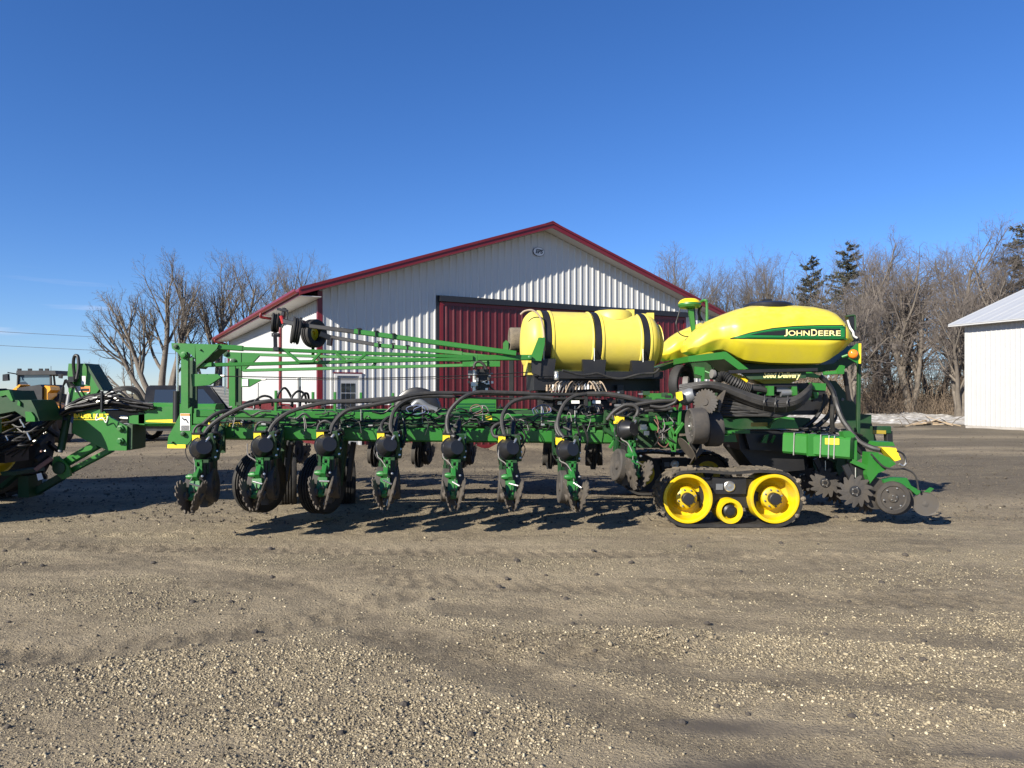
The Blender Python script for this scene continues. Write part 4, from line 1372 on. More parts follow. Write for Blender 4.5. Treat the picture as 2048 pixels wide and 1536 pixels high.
row_proto = make_row_unit()
ROW_C = V(row_proto.location) + WLOC[planter.name]   # centre of its mesh when the unit sits at the world origin
def put_row(o, org, rz, ry=0.0, rx=0.0):
    R = Matrix.Rotation(rz, 4, "Z") @ Matrix.Rotation(ry, 4, "Y") @ Matrix.Rotation(rx, 4, "X")
    o.location = V(org) + R @ ROW_C - WLOC[planter.name]
    o.rotation_euler = R.to_euler()
    return o
ROWS = [(405, 897), (530, 893), (655, 891), (780, 893), (904, 897), (1022, 899), (1140, 901)]
for i, (px, py) in enumerate(ROWS):
    o = row_proto if i == 0 else copy_tree(row_proto, planter)
    D = NB(px) - .01
    dd = D - .60
    zoff = EYE + (HORIZON - py) / F_PX * dd - .99
    put_row(o, ((px - 1024) / F_PX * dd - .065, D, zoff), WING_A + random.uniform(-.03, .03), random.uniform(-.02, .02))
def unlike(o, k):
    """Hang the copied unit's loose pieces a little differently."""
    q = random.Random(k)
    for ch in list(o.children):
        n = ch.name.split(".")[0]
        if n in ("seed_cable", "vacuum_hose"):
            if q.random() < .22:
                bpy.data.objects.remove(ch)
            else:
                ch.rotation_euler = (q.uniform(-.25, .25), q.uniform(-.2, .2), q.uniform(-.5, .5))
        elif n == "closing_wheel":
            ch.rotation_euler = (q.uniform(0, 6.28) if False else q.uniform(-.06, .06), q.uniform(-.06, .06), q.uniform(-.10, .10))
        elif n in ("lever", "drop_peg"):
            ch.rotation_euler = (q.uniform(-.3, .3), q.uniform(-.35, .35), q.uniform(-.6, .6))
        elif n == "vacuum_dome":
            ch.rotation_euler.y = q.uniform(-.12, .12)
        elif n in ("closing_frame",):
            ch.rotation_euler.y = q.uniform(-.07, .07)
PLACED = [c for c in planter.children if c.name.split(".")[0] == "row_unit"]
for k, c in enumerate(PLACED):
    unlike(c, k + 50)
o = put_row(copy_tree(row_proto, planter), ((1256 - 1024) / F_PX * 9.1 - .16, 9.66, .20), WING_A + .16, .0)
o.rotation_euler.y += .10
for k in range(8):   # the far wing's units look away from us
    px = 556 + 90.5 * k
    D = 12.05 - .5 * k / 7
    put_row(copy_tree(row_proto, planter), ((px - 1024) / F_PX * D + .0, D, .10), pi - WING_A)

# --- supply hoses to the near rows
hoseD([(405, 876), (417, 856), (445, 834), (490, 812), (540, 802), (600, 801), (660, 803), (720, 801), (790, 796)], 8.62, 9.12)
hoseD([(401, 868), (399, 858), (412, 843), (430, 829), (450, 822), (462, 826)], 8.66, 9.0)
hoseD([(535, 871), (549, 846), (578, 825), (625, 810), (670, 804), (720, 803), (780, 799), (830, 789), (868, 786), (905, 786)], 8.72, 9.25)
hoseD([(660, 869), (668, 846), (692, 822), (730, 813), (780, 803), (815, 794), (850, 791)], 8.75, 9.2)
hoseD([(783, 876), (766, 864), (763, 850), (772, 838), (783, 833)], 8.8, 9.1, r=.021)
hoseD([(792, 874), (783, 862), (782, 842), (790, 819), (812, 801), (850, 792), (905, 793)], 8.82, 9.25)
hoseD([(910, 874), (897, 866), (894, 842), (901, 820), (925, 796), (955, 785), (1005, 785), (1060, 787)], 8.88, 9.25)
hoseD([(910, 866), (899, 852), (896, 838), (905, 830)], 8.95, 9.2, r=.022)
hoseD([(1010, 873), (1004, 848), (1007, 826), (1025, 804), (1060, 795), (1105, 797)], 8.96, 9.3)
hoseD([(1003, 873), (988, 872), (984, 858), (995, 848), (1012, 845)], 8.98, 9.1, r=.021)
hoseD([(1128, 876), (1116, 856), (1118, 832), (1130, 806), (1150, 792), (1174, 788)], 9.02, 9.4)
hoseD([(1122, 874), (1113, 862), (1112, 845), (1120, 838)], 9.08, 9.2, r=.020)
hoseD([(1214, 840), (1226, 825), (1248, 811), (1268, 811), (1276, 822), (1267, 842)], 9.25, 9.2, r=.024)
hoseD([(905, 786), (1000, 788), (1090, 789), (1180, 789)], 9.45, 9.5, r=.024, mat="wire")
hoseD([(905, 793), (1000, 797), (1090, 797), (1170, 797)], 9.5, 9.5, r=.015, mat="wire")
hoseD([(1174, 788), (1210, 788), (1250, 794), (1290, 803), (1340, 806), (1372, 800)], 9.4, 9.4, r=.034)
hoseD([(1232, 830), (1262, 813), (1290, 806), (1320, 802), (1346, 801), (1352, 795)], 9.25, 9.3, r=.026)
hoseD([(1250, 835), (1275, 816), (1305, 809), (1346, 808)], 9.3, 9.35, r=.022)
hoseD([(1262, 838), (1290, 822), (1320, 821), (1346, 816)], 9.32, 9.35, r=.02)
hoseD([(1300, 812), (1325, 814), (1348, 806), (1354, 798)], 9.25, 9.2, r=.018)
hoseD([(1236, 828), (1250, 820), (1268, 818), (1285, 819)], 9.28, 9.3, r=.02, mat="grey_hose")
# wiring and small tubes strung along the bar
rr = random.Random(4)
for k in range(15):
    x0 = 415 + k * 54
    y = 846 + (x0 - 400) * .008
    pts = [(x0 + t * 16, y + rr.uniform(-6, 6)) for t in range(6)]
    hoseD(pts, NB(x0) - .03, NB(x0 + 80) - .03, r=rr.uniform(.006, .012), mat="wire", name="cable", n=3, sides=5)
for k in range(26):
    x0 = rr.uniform(410, 1190)
    y0 = rr.uniform(832, 850)
    s = rr.uniform(8, 20)
    hoseD([(x0, y0), (x0 + s * .4, y0 - rr.uniform(-4, 12)), (x0 + s, y0 + rr.uniform(-6, 6)), (x0 + s * 1.3, y0 + rr.uniform(4, 22)), (x0 + s * .9, y0 + rr.uniform(10, 34))], NB(x0) - .06, NB(x0) - .2, r=.0055, mat=rr.choice(["wire", "wire", "wire", "grey_hose"]), name="cable", n=4, sides=5)
for k in range(34):   # more black lines looping over and along the bar
    x0 = rr.uniform(405, 1150)
    L = rr.uniform(25, 90)
    y0 = rr.uniform(822, 852)
    pts = [(x0 + L * t / 4, y0 + rr.uniform(-7, 7) - (10 * (1 - abs(t - 2) / 2) if k % 3 == 0 else 0)) for t in range(5)]
    hoseD(pts, NB(x0) - rr.uniform(-.1, .12), NB(x0 + L) - rr.uniform(-.1, .12), r=rr.choice([.007, .010, .014]), mat="wire", name="cable", n=4, sides=6)
for i, (px, py) in enumerate(ROWS):
    for k in range(3):
        x0 = px + rr.uniform(0, 30)
        hoseD([(x0, 846 + rr.uniform(-6, 6)), (x0 + rr.uniform(-14, 14), py - 24), (x0 + rr.uniform(-10, 10), py + rr.uniform(-8, 6))], NB(px) - .1, NB(px) - .48, r=rr.choice([.008, .012, .016]), mat="wire", name="cable", n=5, sides=6)
for k in range(46):
    x0 = rr.uniform(405, 1210)
    p = P(x0, rr.uniform(838, 853), NB(x0) - rr.uniform(.02, .08))
    part(MB().box(p, (rr.uniform(.02, .06), .03, rr.uniform(.015, .04))), "fitting", rr.choice(["plastic", "plastic", "green_shaded", "zinc", "plastic"]), smooth=0)
for px in (722, 845, 965, 1083, 1150):   # tie stands along the upper bar
    part(MB().cyl(P(px, 846, NB(px) + .08), P(px, 812, NB(px) + .08), .008, 6), "tie_rod", "zinc")
for px, c in ((845, "blue"), (835, "blue"), (962, "grey_hose"), (955, "red_tube"), (1085, "grey_hose"), (1078, "blue"), (1090, "blue"), (1190, "grey_hose"), (1196, "red_tube"), (1182, "grey_hose"), (640, "wire"), (690, "wire"), (568, "wire")):
    w, dy = rr.uniform(8, 18), rr.uniform(0, 6)
    hoseD([(px - w, 823 + dy), (px - w * 1.3, 814 + dy), (px - w * .4, 808 + dy), (px + w * .5, 812), (px + w * .9, 820 + dy), (px + w * .2, 826 + dy * .6), (px - w * .8, 826 + dy)], NB(px) + .12, NB(px) + .05, r=.006, mat=c, name="cable", n=4, sides=6)
for px, t, b in ((552, 781, 822), (626, 784, 806), (670, 784, 822), (722, 785, 806), (786, 786, 838)):
    pbeam("hose_post", (px, b, NB(px) + .03), (px, t, NB(px) + .03), 5, .035)
for (x0, y0), (x1, y1), up in (((508, 818), (545, 812), 26), ((555, 806), (585, 814), 30), ((582, 812), (612, 808), 30), ((485, 820), (520, 812), 18), ((600, 815), (618, 806), 28)):
    hoseD([(x0, y0), (x0 + 2, y0 - up * .6), ((x0 + x1) / 2, y0 - up), (x1 - 2, y1 - up * .6), (x1, y1)], 10.2, 10.4, r=.017, mat="wire", n=5)

# --- mast posts and folded lift booms
def mast(name_d, D, col, foot, top, arm, rod, s):
    p = pplate("mast_post", col, D, .05)
    pplate("mast_web", [(col[1][0] - 1, col[1][1] + 14), (col[1][0] + s * 17, col[1][1] + 16), (col[1][0] + s * 17, col[2][1] - 1), (col[1][0] - 1, col[2][1] - 1)], D + .24, .04, "green_shaded")
    pplate("mast_post", [(x + s * 9, y + 8) for x, y in col], D + .30, .05, "green")
    if foot:
        pplate("mast_foot", foot, D - .012, .05)
    pplate("boom_knuckle", top, D - .03, .06)
    pplate("boom_arm", arm, D + .06, .06)
    return p
mast("near", 9.16, [(362, 712), (376, 706), (376, 818), (362, 830)],
     [(360, 827), (383.5, 813), (382.5, 889), (334.6, 889), (336.6, 873), (351, 846)],
     [(342.5, 686), (390, 687.5), (390, 717), (382.5, 709), (374.7, 703.5), (368, 708), (362, 716), (358, 708), (344, 697)],
     [(382, 748), (435, 748), (442, 754), (418, 770), (384, 773)], None, 1)
pplate("boom_knuckle", [(390, 687.5), (437, 689), (433, 698), (393, 735)], 9.13, .06)
part(MB().prism([P(437, 698, 9.12), P(434, 699, 9.12), P(392, 737, 9.12), P(393, 731, 9.12)], V((0, .3, 0))), "knuckle_flange", "green_shaded", smooth=0)
pplate("mast_foot", [(334.6, 889), (371, 889), (371, 896.5), (334.6, 896.5)], 9.142, .06, "decal_yellow")
for x, y, r_ in ((368, 710, .042), (352, 693, .03), (366, 868, .03), (402, 700, .012), (345, 885, .012)):
    part(MB().lathe(P(x, y, 9.13), (0, -1, 0), [(r_, -.02), (r_, .012), (r_ * .7, .014), (r_ * .7, .03), (r_ * .3, .032)], 18), "pin", "green" if r_ > .04 else "green_shaded")
pplate("warning_sticker", [(360.5, 827), (379.5, 827), (379.5, 861), (360.5, 861)], 9.140, .004, "decal_white")
pplate("warning_sticker", [(361, 827.5), (379, 827.5), (379, 831.5), (361, 831.5)], 9.136, .003, "decal_orange")
for a in range(5):
    pplate("warning_print", [(362, 851 + a * 2), (378, 851 + a * 2), (378, 852.2 + a * 2), (362, 852.2 + a * 2)], 9.137, .002, "decal_black")
hoseD([(364, 835), (368, 840), (371, 838), (376, 846)], 9.135, 9.135, r=.006, mat="decal_black", name="warning_print", n=3, sides=4)
part(MB().cyl(P(354.5, 783, 9.25), P(355, 704, 9.25), .016, 12), "cylinder_rod", "chrome")
part(MB().cyl(P(352, 845, 9.25), P(353, 782, 9.25), .04, 16), "hydraulic_cylinder", "black")
# far mast
mast("far", 11.9, [(457.7, 722), (470, 722), (470, 812), (457.7, 812)], None,
     [(445, 703.5), (482, 705), (482, 742), (470, 725), (463, 718), (457, 717), (447, 712)],
     [(482, 756), (524, 759), (497, 774), (482, 774)], None, .75)
pplate("boom_knuckle", [(482, 705), (523, 706.4), (507.5, 723), (484, 742.6)], 11.88, .06)
for x, y in ((467, 722), (452, 707)):
    part(MB().lathe(P(x, y, 11.86), (0, -1, 0), [(.045, -.02), (.045, .012), (.03, .014), (.03, .03), (.01, .032)], 18), "pin", "green_shaded")
part(MB().cyl(P(450.5, 790, 12.0), P(451, 716, 12.0), .018, 12), "cylinder_rod", "chrome")
pplate("warning_sticker", [(484, 758), (496, 758), (496, 772), (484, 772)], 11.945, .004, "decal_white")
# booms (near pair, far pair) with their braces
n0, n1 = 9.2, 9.85
pbeam("boom", (432, 693.5, n0), (486, 697, n0 + .05), 10.5, .10)
pbeam("boom", (482, 697.2, n0 + .04), (945, 714.5, n1 - .1), 6.8, .08)
pbeam("boom", (400, 730.5, n0), (426, 729.5, n0), 8.5, .10)
pbeam("boom", (424, 730, n0 + .02), (945, 718, n1 - .1), 7, .08)
part(MB().prism([P(920, 709.5, n1 - .12), P(955, 710.2, n1 - .1), P(955, 722, n1 - .1), P(920, 723, n1 - .12)], V((0, .1, 0))), "boom_joint", "green", smooth=0)
pbeam("boom", (955, 716, n1 - .06), (1064, 715, n1 + .02), 11, .09)
for a, b, c, d in ((572, 702, 596, 722), (596, 723.3, 628, 722.6), (626, 722, 640, 706), (672, 706, 692, 722), (692, 722, 716, 721), (716, 721, 731, 708.5)):
    pbeam("boom_brace", (a, b, n0 + .12), (c, d, n0 + .13), 5.5, .05)
f0, f1 = 11.9, 11.3
pbeam("boom", (522, 709.5, f0), (975, 722.5, f1), 6, .08)
pbeam("boom", (488, 741, f0), (975, 729.5, f1), 6, .08)
part(MB().prism([P(925, 720, f1), P(1000, 722, f1), P(1000, 733, f1), P(925, 733, f1)], V((0, .1, 0))), "boom_joint", "green", smooth=0)
for a, b, c, d in ((635, 713, 652, 735), (652, 736, 745, 734), (745, 733, 757, 718)):
    pbeam("boom_brace", (a, b, f0 - .2), (c, d, f0 - .2), 5, .05, "green_shaded")
hoseD([(447, 752.5), (700, 756.5), (900, 752.5), (1066, 744)], 9.3, 9.9, r=.0065, mat="wire", name="steel_cable", sides=5)
hoseD([(528, 758.5), (700, 759.5), (900, 757), (1062, 752)], 11.9, 11.3, r=.0065, mat="wire", name="steel_cable", sides=5)
for x, y, D in ((444, 752, 9.28), (527, 758.5, 11.88), (1070, 743.5, 9.9)):
    part(MB().cyl(P(x - 4, y, D), P(x + 5, y, D), .018, 10), "cable_clevis", "zinc")
# row markers folded over the booms
pbeam("marker_arm", (600, 649.5, 9.75), (716, 664.5, 9.72), 8.5, .06, "black")
pbeam("marker_arm", (709, 663, 9.72), (1032, 707, 9.78), 10, .08)
pbeam("marker_arm", (655, 673, 11.7), (755, 690, 11.6), 7.5, .06, "black")
pbeam("marker_arm", (750, 690, 11.6), (925, 707, 11.45), 8, .08)
pbeam("marker_arm", (900, 704.5, 11.46), (1000, 715, 11.4), 5, .06)
for x, y, D in ((718, 664, 9.70), (752, 669, 9.70), (787, 674.5, 9.70), (758, 690.5, 11.56), (786, 694, 11.55), (815, 698, 11.53)):
    b = MB()
    w, h = 2.2 / F_PX * D, 9 / F_PX * D
    p = P(x, y, D)
    b.box(p + V((0, -.03, 0)), (w, .02, h * 1.5))
    b.box(p + V((0, .03, h * .75)), (w * 3, .14, .012))
    part(b, "arm_clamp", "plastic", smooth=0)
def marker_wheel(px, py, D, rpx, wpx, yaw, roll, mat="rubber", name="marker_wheel"):
    b = MB()
    R = rpx / F_PX * D
    w = wpx / F_PX * D
    ax = V((cos(yaw), sin(yaw), roll))
    tire(b, P(px, py, D), ax, R, w, R * .55, 2, 32)
    wh = part(b, name, mat)
    part(MB().lathe(P(px, py, D), ax, [(R * .56, -w * .25), (R * .5, -w * .1), (R * .2, -w * .05), (R * .18, -w * .4), (.01, -w * .42)], 20), "wheel_hub", "yellow_rim", wh)
    return wh
marker_wheel(551, 645, 9.85, 19.5, 14, .25, -.08)
marker_wheel(592, 661, 9.75, 27.5, 17, .35, -.14)
marker_wheel(628, 667, 11.6, 28.5, 20, -.5, .0)
pbeam("marker_bracket", (566, 642, 9.8), (604, 651, 9.75), 10, .07, "plastic")
pbeam("marker_bracket", (569, 616, 9.82), (562, 655, 9.82), 6, .06, "plastic")
pbeam("marker_bracket", (555, 618, 9.8), (575, 622, 9.8), 5, .05, "plastic")
pplate("marker_bracket", [(598, 637), (606, 640), (606, 656), (597, 652)], 9.65, .14, "plastic")
pbeam("marker_bracket", (640, 668, 11.5), (660, 676, 11.55), 11, .1, "plastic")
pplate("marker_bracket", [(655, 675), (663, 676), (661, 692), (653, 690)], 11.5, .1, "plastic")
pbeam("marker_rest", (550, 664, 9.85), (551, 697, 9.4), 5.5, .05, "plastic")
pplate("marker_rest", [(543, 666), (556, 666), (556, 673), (543, 673)], 9.75, .1, "plastic")
pplate("marker_rest", [(546, 694), (557, 694), (557, 701), (546, 701)], 9.22, .14, "plastic")
pbeam("marker_rest", (626, 695, 11.6), (626, 714, 11.8), 5, .05, "plastic")
part(MB().cyl(P(562, 632, 9.79), P(567, 647, 9.79), .03, 10), "red_cap", paint("red_paint", (.35, .02, .02), .4))
hoseD([(569, 616), (575, 625), (573, 640), (566, 650), (564, 655)], 9.78, 9.78, r=.01, mat="wire", name="cable")
# muddy marker wheel folded beside the liquid tank
b = MB()
tire(b, P(1032, 680, 11.0), (1, .12, 0), .19, .21, .11, 0, 32)
part(b, "marker_wheel", "mud_rubber")
pplate("marker_bracket", [(1006, 686), (1012, 680), (1017, 684), (1017, 705), (1006, 705)], 11.0, .1)
pbeam("support_post", (1023, 712, 11.1), (1023, 802, 11.1), 10, .10, "black")

# --- wing support wheels under the near wing
for px, py, D, yaw in ((521, 964, 9.42, -.37), (645, 967, 9.46, -.30)):
    b = MB()
    R = 60 / F_PX * D
    ax = V((cos(yaw), sin(yaw), 0))
    tire(b, P(px, py, D), ax, R, .27, R * .52, 4, 48)
    w = part(b, "support_tire", "rubber")
    part(MB().lathe(P(px, py, D), V((ax.x, ax.y, 0)) * (1 if ax.y < 0 else -1), [(R * .53, -.08), (R * .53, .06), (R * .47, .05), (R * .42, -.02), (R * .2, -.01), (R * .18, .04), (.01, .045)], 28), "wheel_rim", "yellow_rim", w)
    b = MB()
    b.beam(P(px + 42, 870, D + .25), P(px + 30, py + 4, D + .25), .10, .14)
    b.cyl(P(px, py, D), P(px + 34, py, D + .22), .04, 12)
    part(b, "wheel_leg", "green_shaded")
    part(MB().beam(P(px + 62, 884, D + .3), P(px + 52, 962, D + .3), .07, .07), "wheel_strut", "black")
for px, py, D in ((575, 966, 11.0), (690, 965, 11.0)):
    b = MB()
    R = 52 / F_PX * D
    tire(b, P(px, py, D), (1, .3, 0), R, .27, R * .5, 4, 40)
    part(b, "support_tire", "rubber")

# --- drawbar, hitch and mast at the tractor end
pbeam("drawbar", (289, 829.5, 10.5), (440, 829.5, 10.5), 44, .34)
pbeam("drawbar", (440, 838, 10.5), (1560, 838, 10.5), 36, .30, "green_shaded")
part(MB().prism([P(255, 832, 10.33), P(289, 828, 10.33), P(289, 850, 10.33), P(255, 846, 10.33)], V((0, .34, 0))), "drawbar_nose", "green", smooth=0)
pplate("drawbar_top", [(277, 805), (356, 806), (356, 824), (289, 824), (277, 820)], 10.36, .28)
pplate("yellow_stripe", [(290, 842), (297, 840), (356, 838.5), (356, 846), (294, 844)], 10.325, .004, "decal_yellow")
pplate("hitch_plate", [(144.5, 862), (146, 842), (160, 824), (183, 817), (205, 820), (222, 836), (254, 853), (253, 901), (215, 901), (199, 893.5), (182, 886), (144.5, 866)], 10.2, .05)
pplate("hitch_plate", [(144.5, 862), (146, 842), (160, 824), (183, 817), (205, 820), (222, 836), (254, 853), (253, 901), (215, 901), (199, 893.5), (182, 886), (144.5, 866)], 10.62, .05, "green_shaded")
pplate("hitch_end", [(254, 849), (265, 849), (264, 898), (254, 901)], 10.24, .38, "green_shaded")
vs, fs = text_mesh("BAUER BUILT", .082, 0, .004, .001)
c0 = P(182, 832.5, 10.192)
raw_obj("lettering", [tuple(c0 + V((v[0], -v[2], v[1]))) for v in vs], fs, M["decal_yellow"], planter, smooth=0)
pplate("yellow_stripe", [(147, 838.5), (217, 838.5), (217, 840), (147, 840)], 10.195, .004, "decal_yellow")
for x, y in ((242, 857), (242, 882)):
    part(MB().lathe(P(x, y, 10.2), (0, -1, 0), [(.05, 0), (.05, .03), (.03, .035), (.028, .06)], 6), "hitch_bolt", "green_cast", smooth=20)
part(MB().cyl(P(240, 836, 10.4), P(258, 837, 10.4), .035, 12), "link_rod", "zinc")
part(MB().beam(P(196, 889, 10.3), P(122, 931, 10.3), .12, .115), "draft_link", "green")
part(MB().beam(P(224, 899, 10.3), P(134, 946, 10.3), .10, .07), "draft_link", "green")
pplate("clevis_plate", [(107, 914), (115, 912), (138, 934), (141, 952), (125, 959), (115, 951), (104, 930)], 10.14, .04)
pplate("clevis_plate", [(107, 914), (115, 912), (138, 934), (141, 952), (125, 959), (115, 951), (104, 930)], 10.42, .04, "green_shaded")
part(MB().lathe(P(118, 936, 10.13), (0, -1, 0), [(.09, 0), (.09, .012), (.03, .02)], 20), "pin", "green_shaded")
part(MB().beam(P(124, 953, 10.3), P(70, 985, 10.3), .12, .10), "draft_link", "green_shaded")
part(MB().cyl(P(140, 785, 10.4), P(120, 905, 10.25), .035, 12), "lift_cylinder", "grey")
part(MB().cyl(P(135, 830, 10.35), P(122, 900, 10.27), .05, 12), "hydraulic_cylinder", "green_shaded")
pplate("hitch_mast", [(135, 748), (137, 727), (169, 727), (198, 779), (182, 802), (146, 805), (137, 784)], 10.25, .05)
pplate("hitch_mast", [(169, 727), (174, 727), (207, 782), (198, 779)], 10.23, .30, "green_shaded")
pplate("hitch_mast", [(135, 748), (137, 727), (169, 727), (198, 779), (182, 830), (146, 830), (137, 784)], 10.5, .05, "green_shaded")
pplate("warning_sticker", [(163, 752), (171, 752), (171, 769), (163, 769)], 10.246, .004, "decal_white")
pplate("warning_sticker", [(150, 772.5), (161, 772.5), (161, 784), (150, 784)], 10.246, .004, "decal_white")
pplate("warning_sticker", [(161, 772.5), (180, 772.5), (180, 784), (161, 784)], 10.246, .004, "decal_orange")
pplate("warning_print", [(163, 777), (178, 777), (178, 782), (163, 782)], 10.243, .003, "decal_black")
pplate("valve_block", [(136, 753), (147, 753), (147, 764), (136, 764)], 10.15, .09, "plastic")
hoseD([(150, 760), (147, 730), (148, 716), (151, 711), (156, 714), (157, 735), (153, 758)], 10.2, 10.15, r=.022, mat="wire")
hoseD([(186, 762), (196, 757), (203, 765), (204, 778)], 10.4, 10.4, r=.018, mat="wire")
rr = random.Random(9)
for k in range(24):   # hydraulic lines from the tractor over the hitch
    s = k / 23
    y1 = 792 + s * 24
    x3, y3 = rr.uniform(268, 312), 806 + s * 14 + rr.uniform(-4, 6)
    x0, y0 = rr.uniform(-8, 60), 868 + s * 48 + rr.uniform(-8, 8)
    hoseD([(x0, y0), (70, 858 + s * 22), (102, 838 + s * 10), (135, 815 + s * 10 + rr.uniform(-4, 4)), (165, y1 + 6 + rr.uniform(-4, 4)), (200, y1 + rr.uniform(-6, 4)), (235, y1 - 2 + rr.uniform(-9, 5)), (262, y1 + 6 + rr.uniform(-4, 6)), (x3, y3)], 9.95 + .25 * rr.random(), 10.25 + .2 * rr.random(), r=rr.choice([.013, .015, .018]), mat="wire", n=4, sides=7)
for k in range(9):
    a = rr.uniform(-6, 6)
    hoseD([(204, 800 + a), (225, 784 + a), (250, 776 + a * .6), (272, 782 + a), (284, 800 + a), (292, 812)], 10.35, 10.5, r=.013, mat=rr.choice(["wire", "wire", "hose"]), n=4, sides=6)
for k in range(6):
    hoseD([(125 + k * 2, 840), (120, 800 + k * 4), (125 + k, 775 - k * 3), (138, 760 + k * 3), (150, 775), (165, 800)], 10.15, 10.2, r=.010, mat="wire", n=4, sides=6)
for k in range(13):
    x, y = rr.uniform(172, 240), rr.uniform(783, 808)
    part(MB().cyl(P(x, y, 10.12), P(x + rr.uniform(4, 8), y + rr.uniform(-1.5, 1.5), 10.12), .015, 8), "hose_fitting", rr.choice(["zinc", "grey", "plastic", "plastic"]))
for k in range(12):
    x, y = rr.uniform(35, 95), rr.uniform(838, 905)
    part(MB().cyl(P(x, y, 9.8), P(x + rr.uniform(2, 6), y + rr.uniform(-4, 4), 9.8), .014, 8), "hose_fitting", rr.choice(["zinc", "plastic", "red_tube"]))
pbeam("hose_support", (204, 782, 10.1), (204, 825, 10.1), 4, .04, "plastic")
hoseD([(195, 827), (192, 840), (205, 836), (212, 845), (216, 832)], 10.1, 10.1, r=.008, mat="white", name="cable")

# --- fan housing, valve box and pump stand between the wings
b = MB()
b.lathe(P(833, 822, 10.5), (0, -1, 0), [(.34, -.3), (.345, -.02), (.335, .0), (.26, .03), (.12, .0)], 40)
part(b, "fan_housing", "plastic")
hoseD([(792, 822), (800, 806), (822, 800), (842, 808), (850, 822)], 10.1, 10.1, r=.06, mat="hose", name="fan_duct", sides=12)
hoseD([(826, 812), (838, 804), (856, 815), (874, 822)], 9.95, 9.95, r=.05, mat="grey", name="fan_duct", sides=12)
pplate("valve_box", [(912, 797), (992, 797), (992, 823), (912, 823)], 10.05, .3)
for y in (806.5, 812.5, 818.5):
    pplate("box_slot", [(914, y), (990, y), (990, y + 3.4), (914, y + 3.4)], 10.045, .02, "decal_dgreen")
pplate("pump_stand", [(955, 738), (978, 738), (978, 786), (955, 786)], 10.3, .12, "black")
part(MB().cyl(P(949, 740, 10.22), P(949, 783, 10.22), .03, 12), "metering_tube", "zinc")
part(MB().cyl(P(949, 764, 10.18), P(949, 772, 10.18), .05, 14), "metering_tube", "white")
pplate("flow_gauge", [(936, 741), (955, 741), (955, 750), (936, 750)], 10.2, .04, "grey")
hoseD([(948, 738), (950, 727), (958, 723), (968, 730), (974, 744), (978, 760)], 10.25, 10.25, r=.02, mat="hose")
hoseD([(966, 735), (976, 752), (978, 770), (990, 782)], 10.25, 10.25, r=.012, mat="wire")
for k in range(26):
    x, y = rr.uniform(934, 985), rr.uniform(744, 786)
    part(MB().box(P(x, y, 10.2), (rr.uniform(.015, .05), .04, rr.uniform(.015, .05))), "fitting", rr.choice(["zinc", "plastic", "plastic", "grey", "white"]), smooth=0)

# --- liquid tank on its cradle
TA, TB = P(1046, 683, 10.30), V((0, 0, 0))
tdir = V((cos(radians(9)), sin(radians(9)), -.012)).normalized()
TL = 1.93
TR = .435
def rad_at(h):
    e = min(h, TL - h)
    r0 = TR
    if e < .16:
        r0 = TR - .12 * (1 - max(0, min(1, e / .16))) ** 2.2 - (.02 if e < .01 else 0)
    for hs in (.28, .99, 1.69):
        d = abs(h - hs)
        if d < .05:
            r0 -= .012
        elif d < .085:
            r0 += .012
    return r0
prof = [(.02, -.015), (.2, -.01), (rad_at(0) - .02, .0)]
hh = 0.004
while hh < TL:
    prof.append((rad_at(hh), hh))
    hh += .012
prof += [(rad_at(TL) - .03, TL), (.30, TL + .05), (.15, TL + .075), (.02, TL + .08)]
tank = part(MB().lathe(TA, tdir, prof, 72), "liquid_tank", "poly_yellow")
for hs in (.28, .99, 1.69):
    c = TA + tdir * hs
    part(MB().lathe(c, tdir, [(TR + .0005, -.042), (TR + .008, -.042), (TR + .008, .042), (TR + .0005, .042)], 72, closed=True), "tank_strap", "black", tank)
c = TA + tdir * 1.32 + V((0, 0, TR - .06))
part(MB().lathe(c, (0, 0, 1), [(.30, -.05), (.29, .05), (.26, .088), (.02, .09)], 36), "tank_neck", "poly_yellow", tank)
part(MB().lathe(c + V((0, 0, .09)), (0, 0, 1), [(.22, 0), (.225, .022), (.19, .036), (.05, .04)], 32), "tank_lid", "plastic", tank)
part(MB().box(TA + tdir * 1.52 + V((0, -.03, TR - .0)), (.18, .3, .09)), "tank_step", "poly_yellow", tank)
part(MB().box(TA + tdir * 1.86 + V((0, -.02, TR - .05)), (.1, .28, .12)), "tank_step", "poly_yellow", tank)
b = MB()
b.box(TA + tdir * .12 + V((0, -.12, -.36)), (.17, .35, .24), Matrix.Rotation(radians(9), 3, "Z"))
b.box(TA + tdir * .96 + V((0, .02, -.37)), (1.74, .40, .16), Matrix.Rotation(radians(9), 3, "Z"))
part(b, "tank_foot", "poly_yellow", tank)
hoseD([(1041, 629), (1050, 622), (1066, 621), (1080, 634), (1087, 660), (1089, 700)], 9.95, 9.86, r=.013, mat="tan", name="sight_tube", parent=tank)
rot9 = Matrix.Rotation(radians(9), 3, "Z")
b = MB()
for hs in (.28, .99, 1.69):
    cc = TA + tdir * hs
    pr = [(-.09, -.36), (.09, -.36), (.17, -.255), (-.17, -.255)]
    b.prism([cc + tdir * a + V((0, -.47, z - .07)) for a, z in ((-.14, -.43), (.14, -.43), (.17, -.19), (-.17, -.19))], V((0, .9, 0)))
b.box(TA + tdir * 1.03 + V((0, -.02, -.47)), (1.78, .86, .10), rot9)
b.box(TA + tdir * 1.05 + V((0, .1, -.57)), (1.82, .5, .24), rot9)
b.box(TA + tdir * .35 + V((0, -.1, -.58)), (.5, .6, .22), rot9)
cradle = part(b, "tank_cradle", "black", smooth=0)
for hs in (.28, .99, 1.69):
    part(MB().cyl(TA + tdir * hs + V((0, -TR - .03, -.10)), TA + tdir * hs + V((0, -TR - .04, -.28)), .006, 6), "strap_bolt", "zinc", cradle)
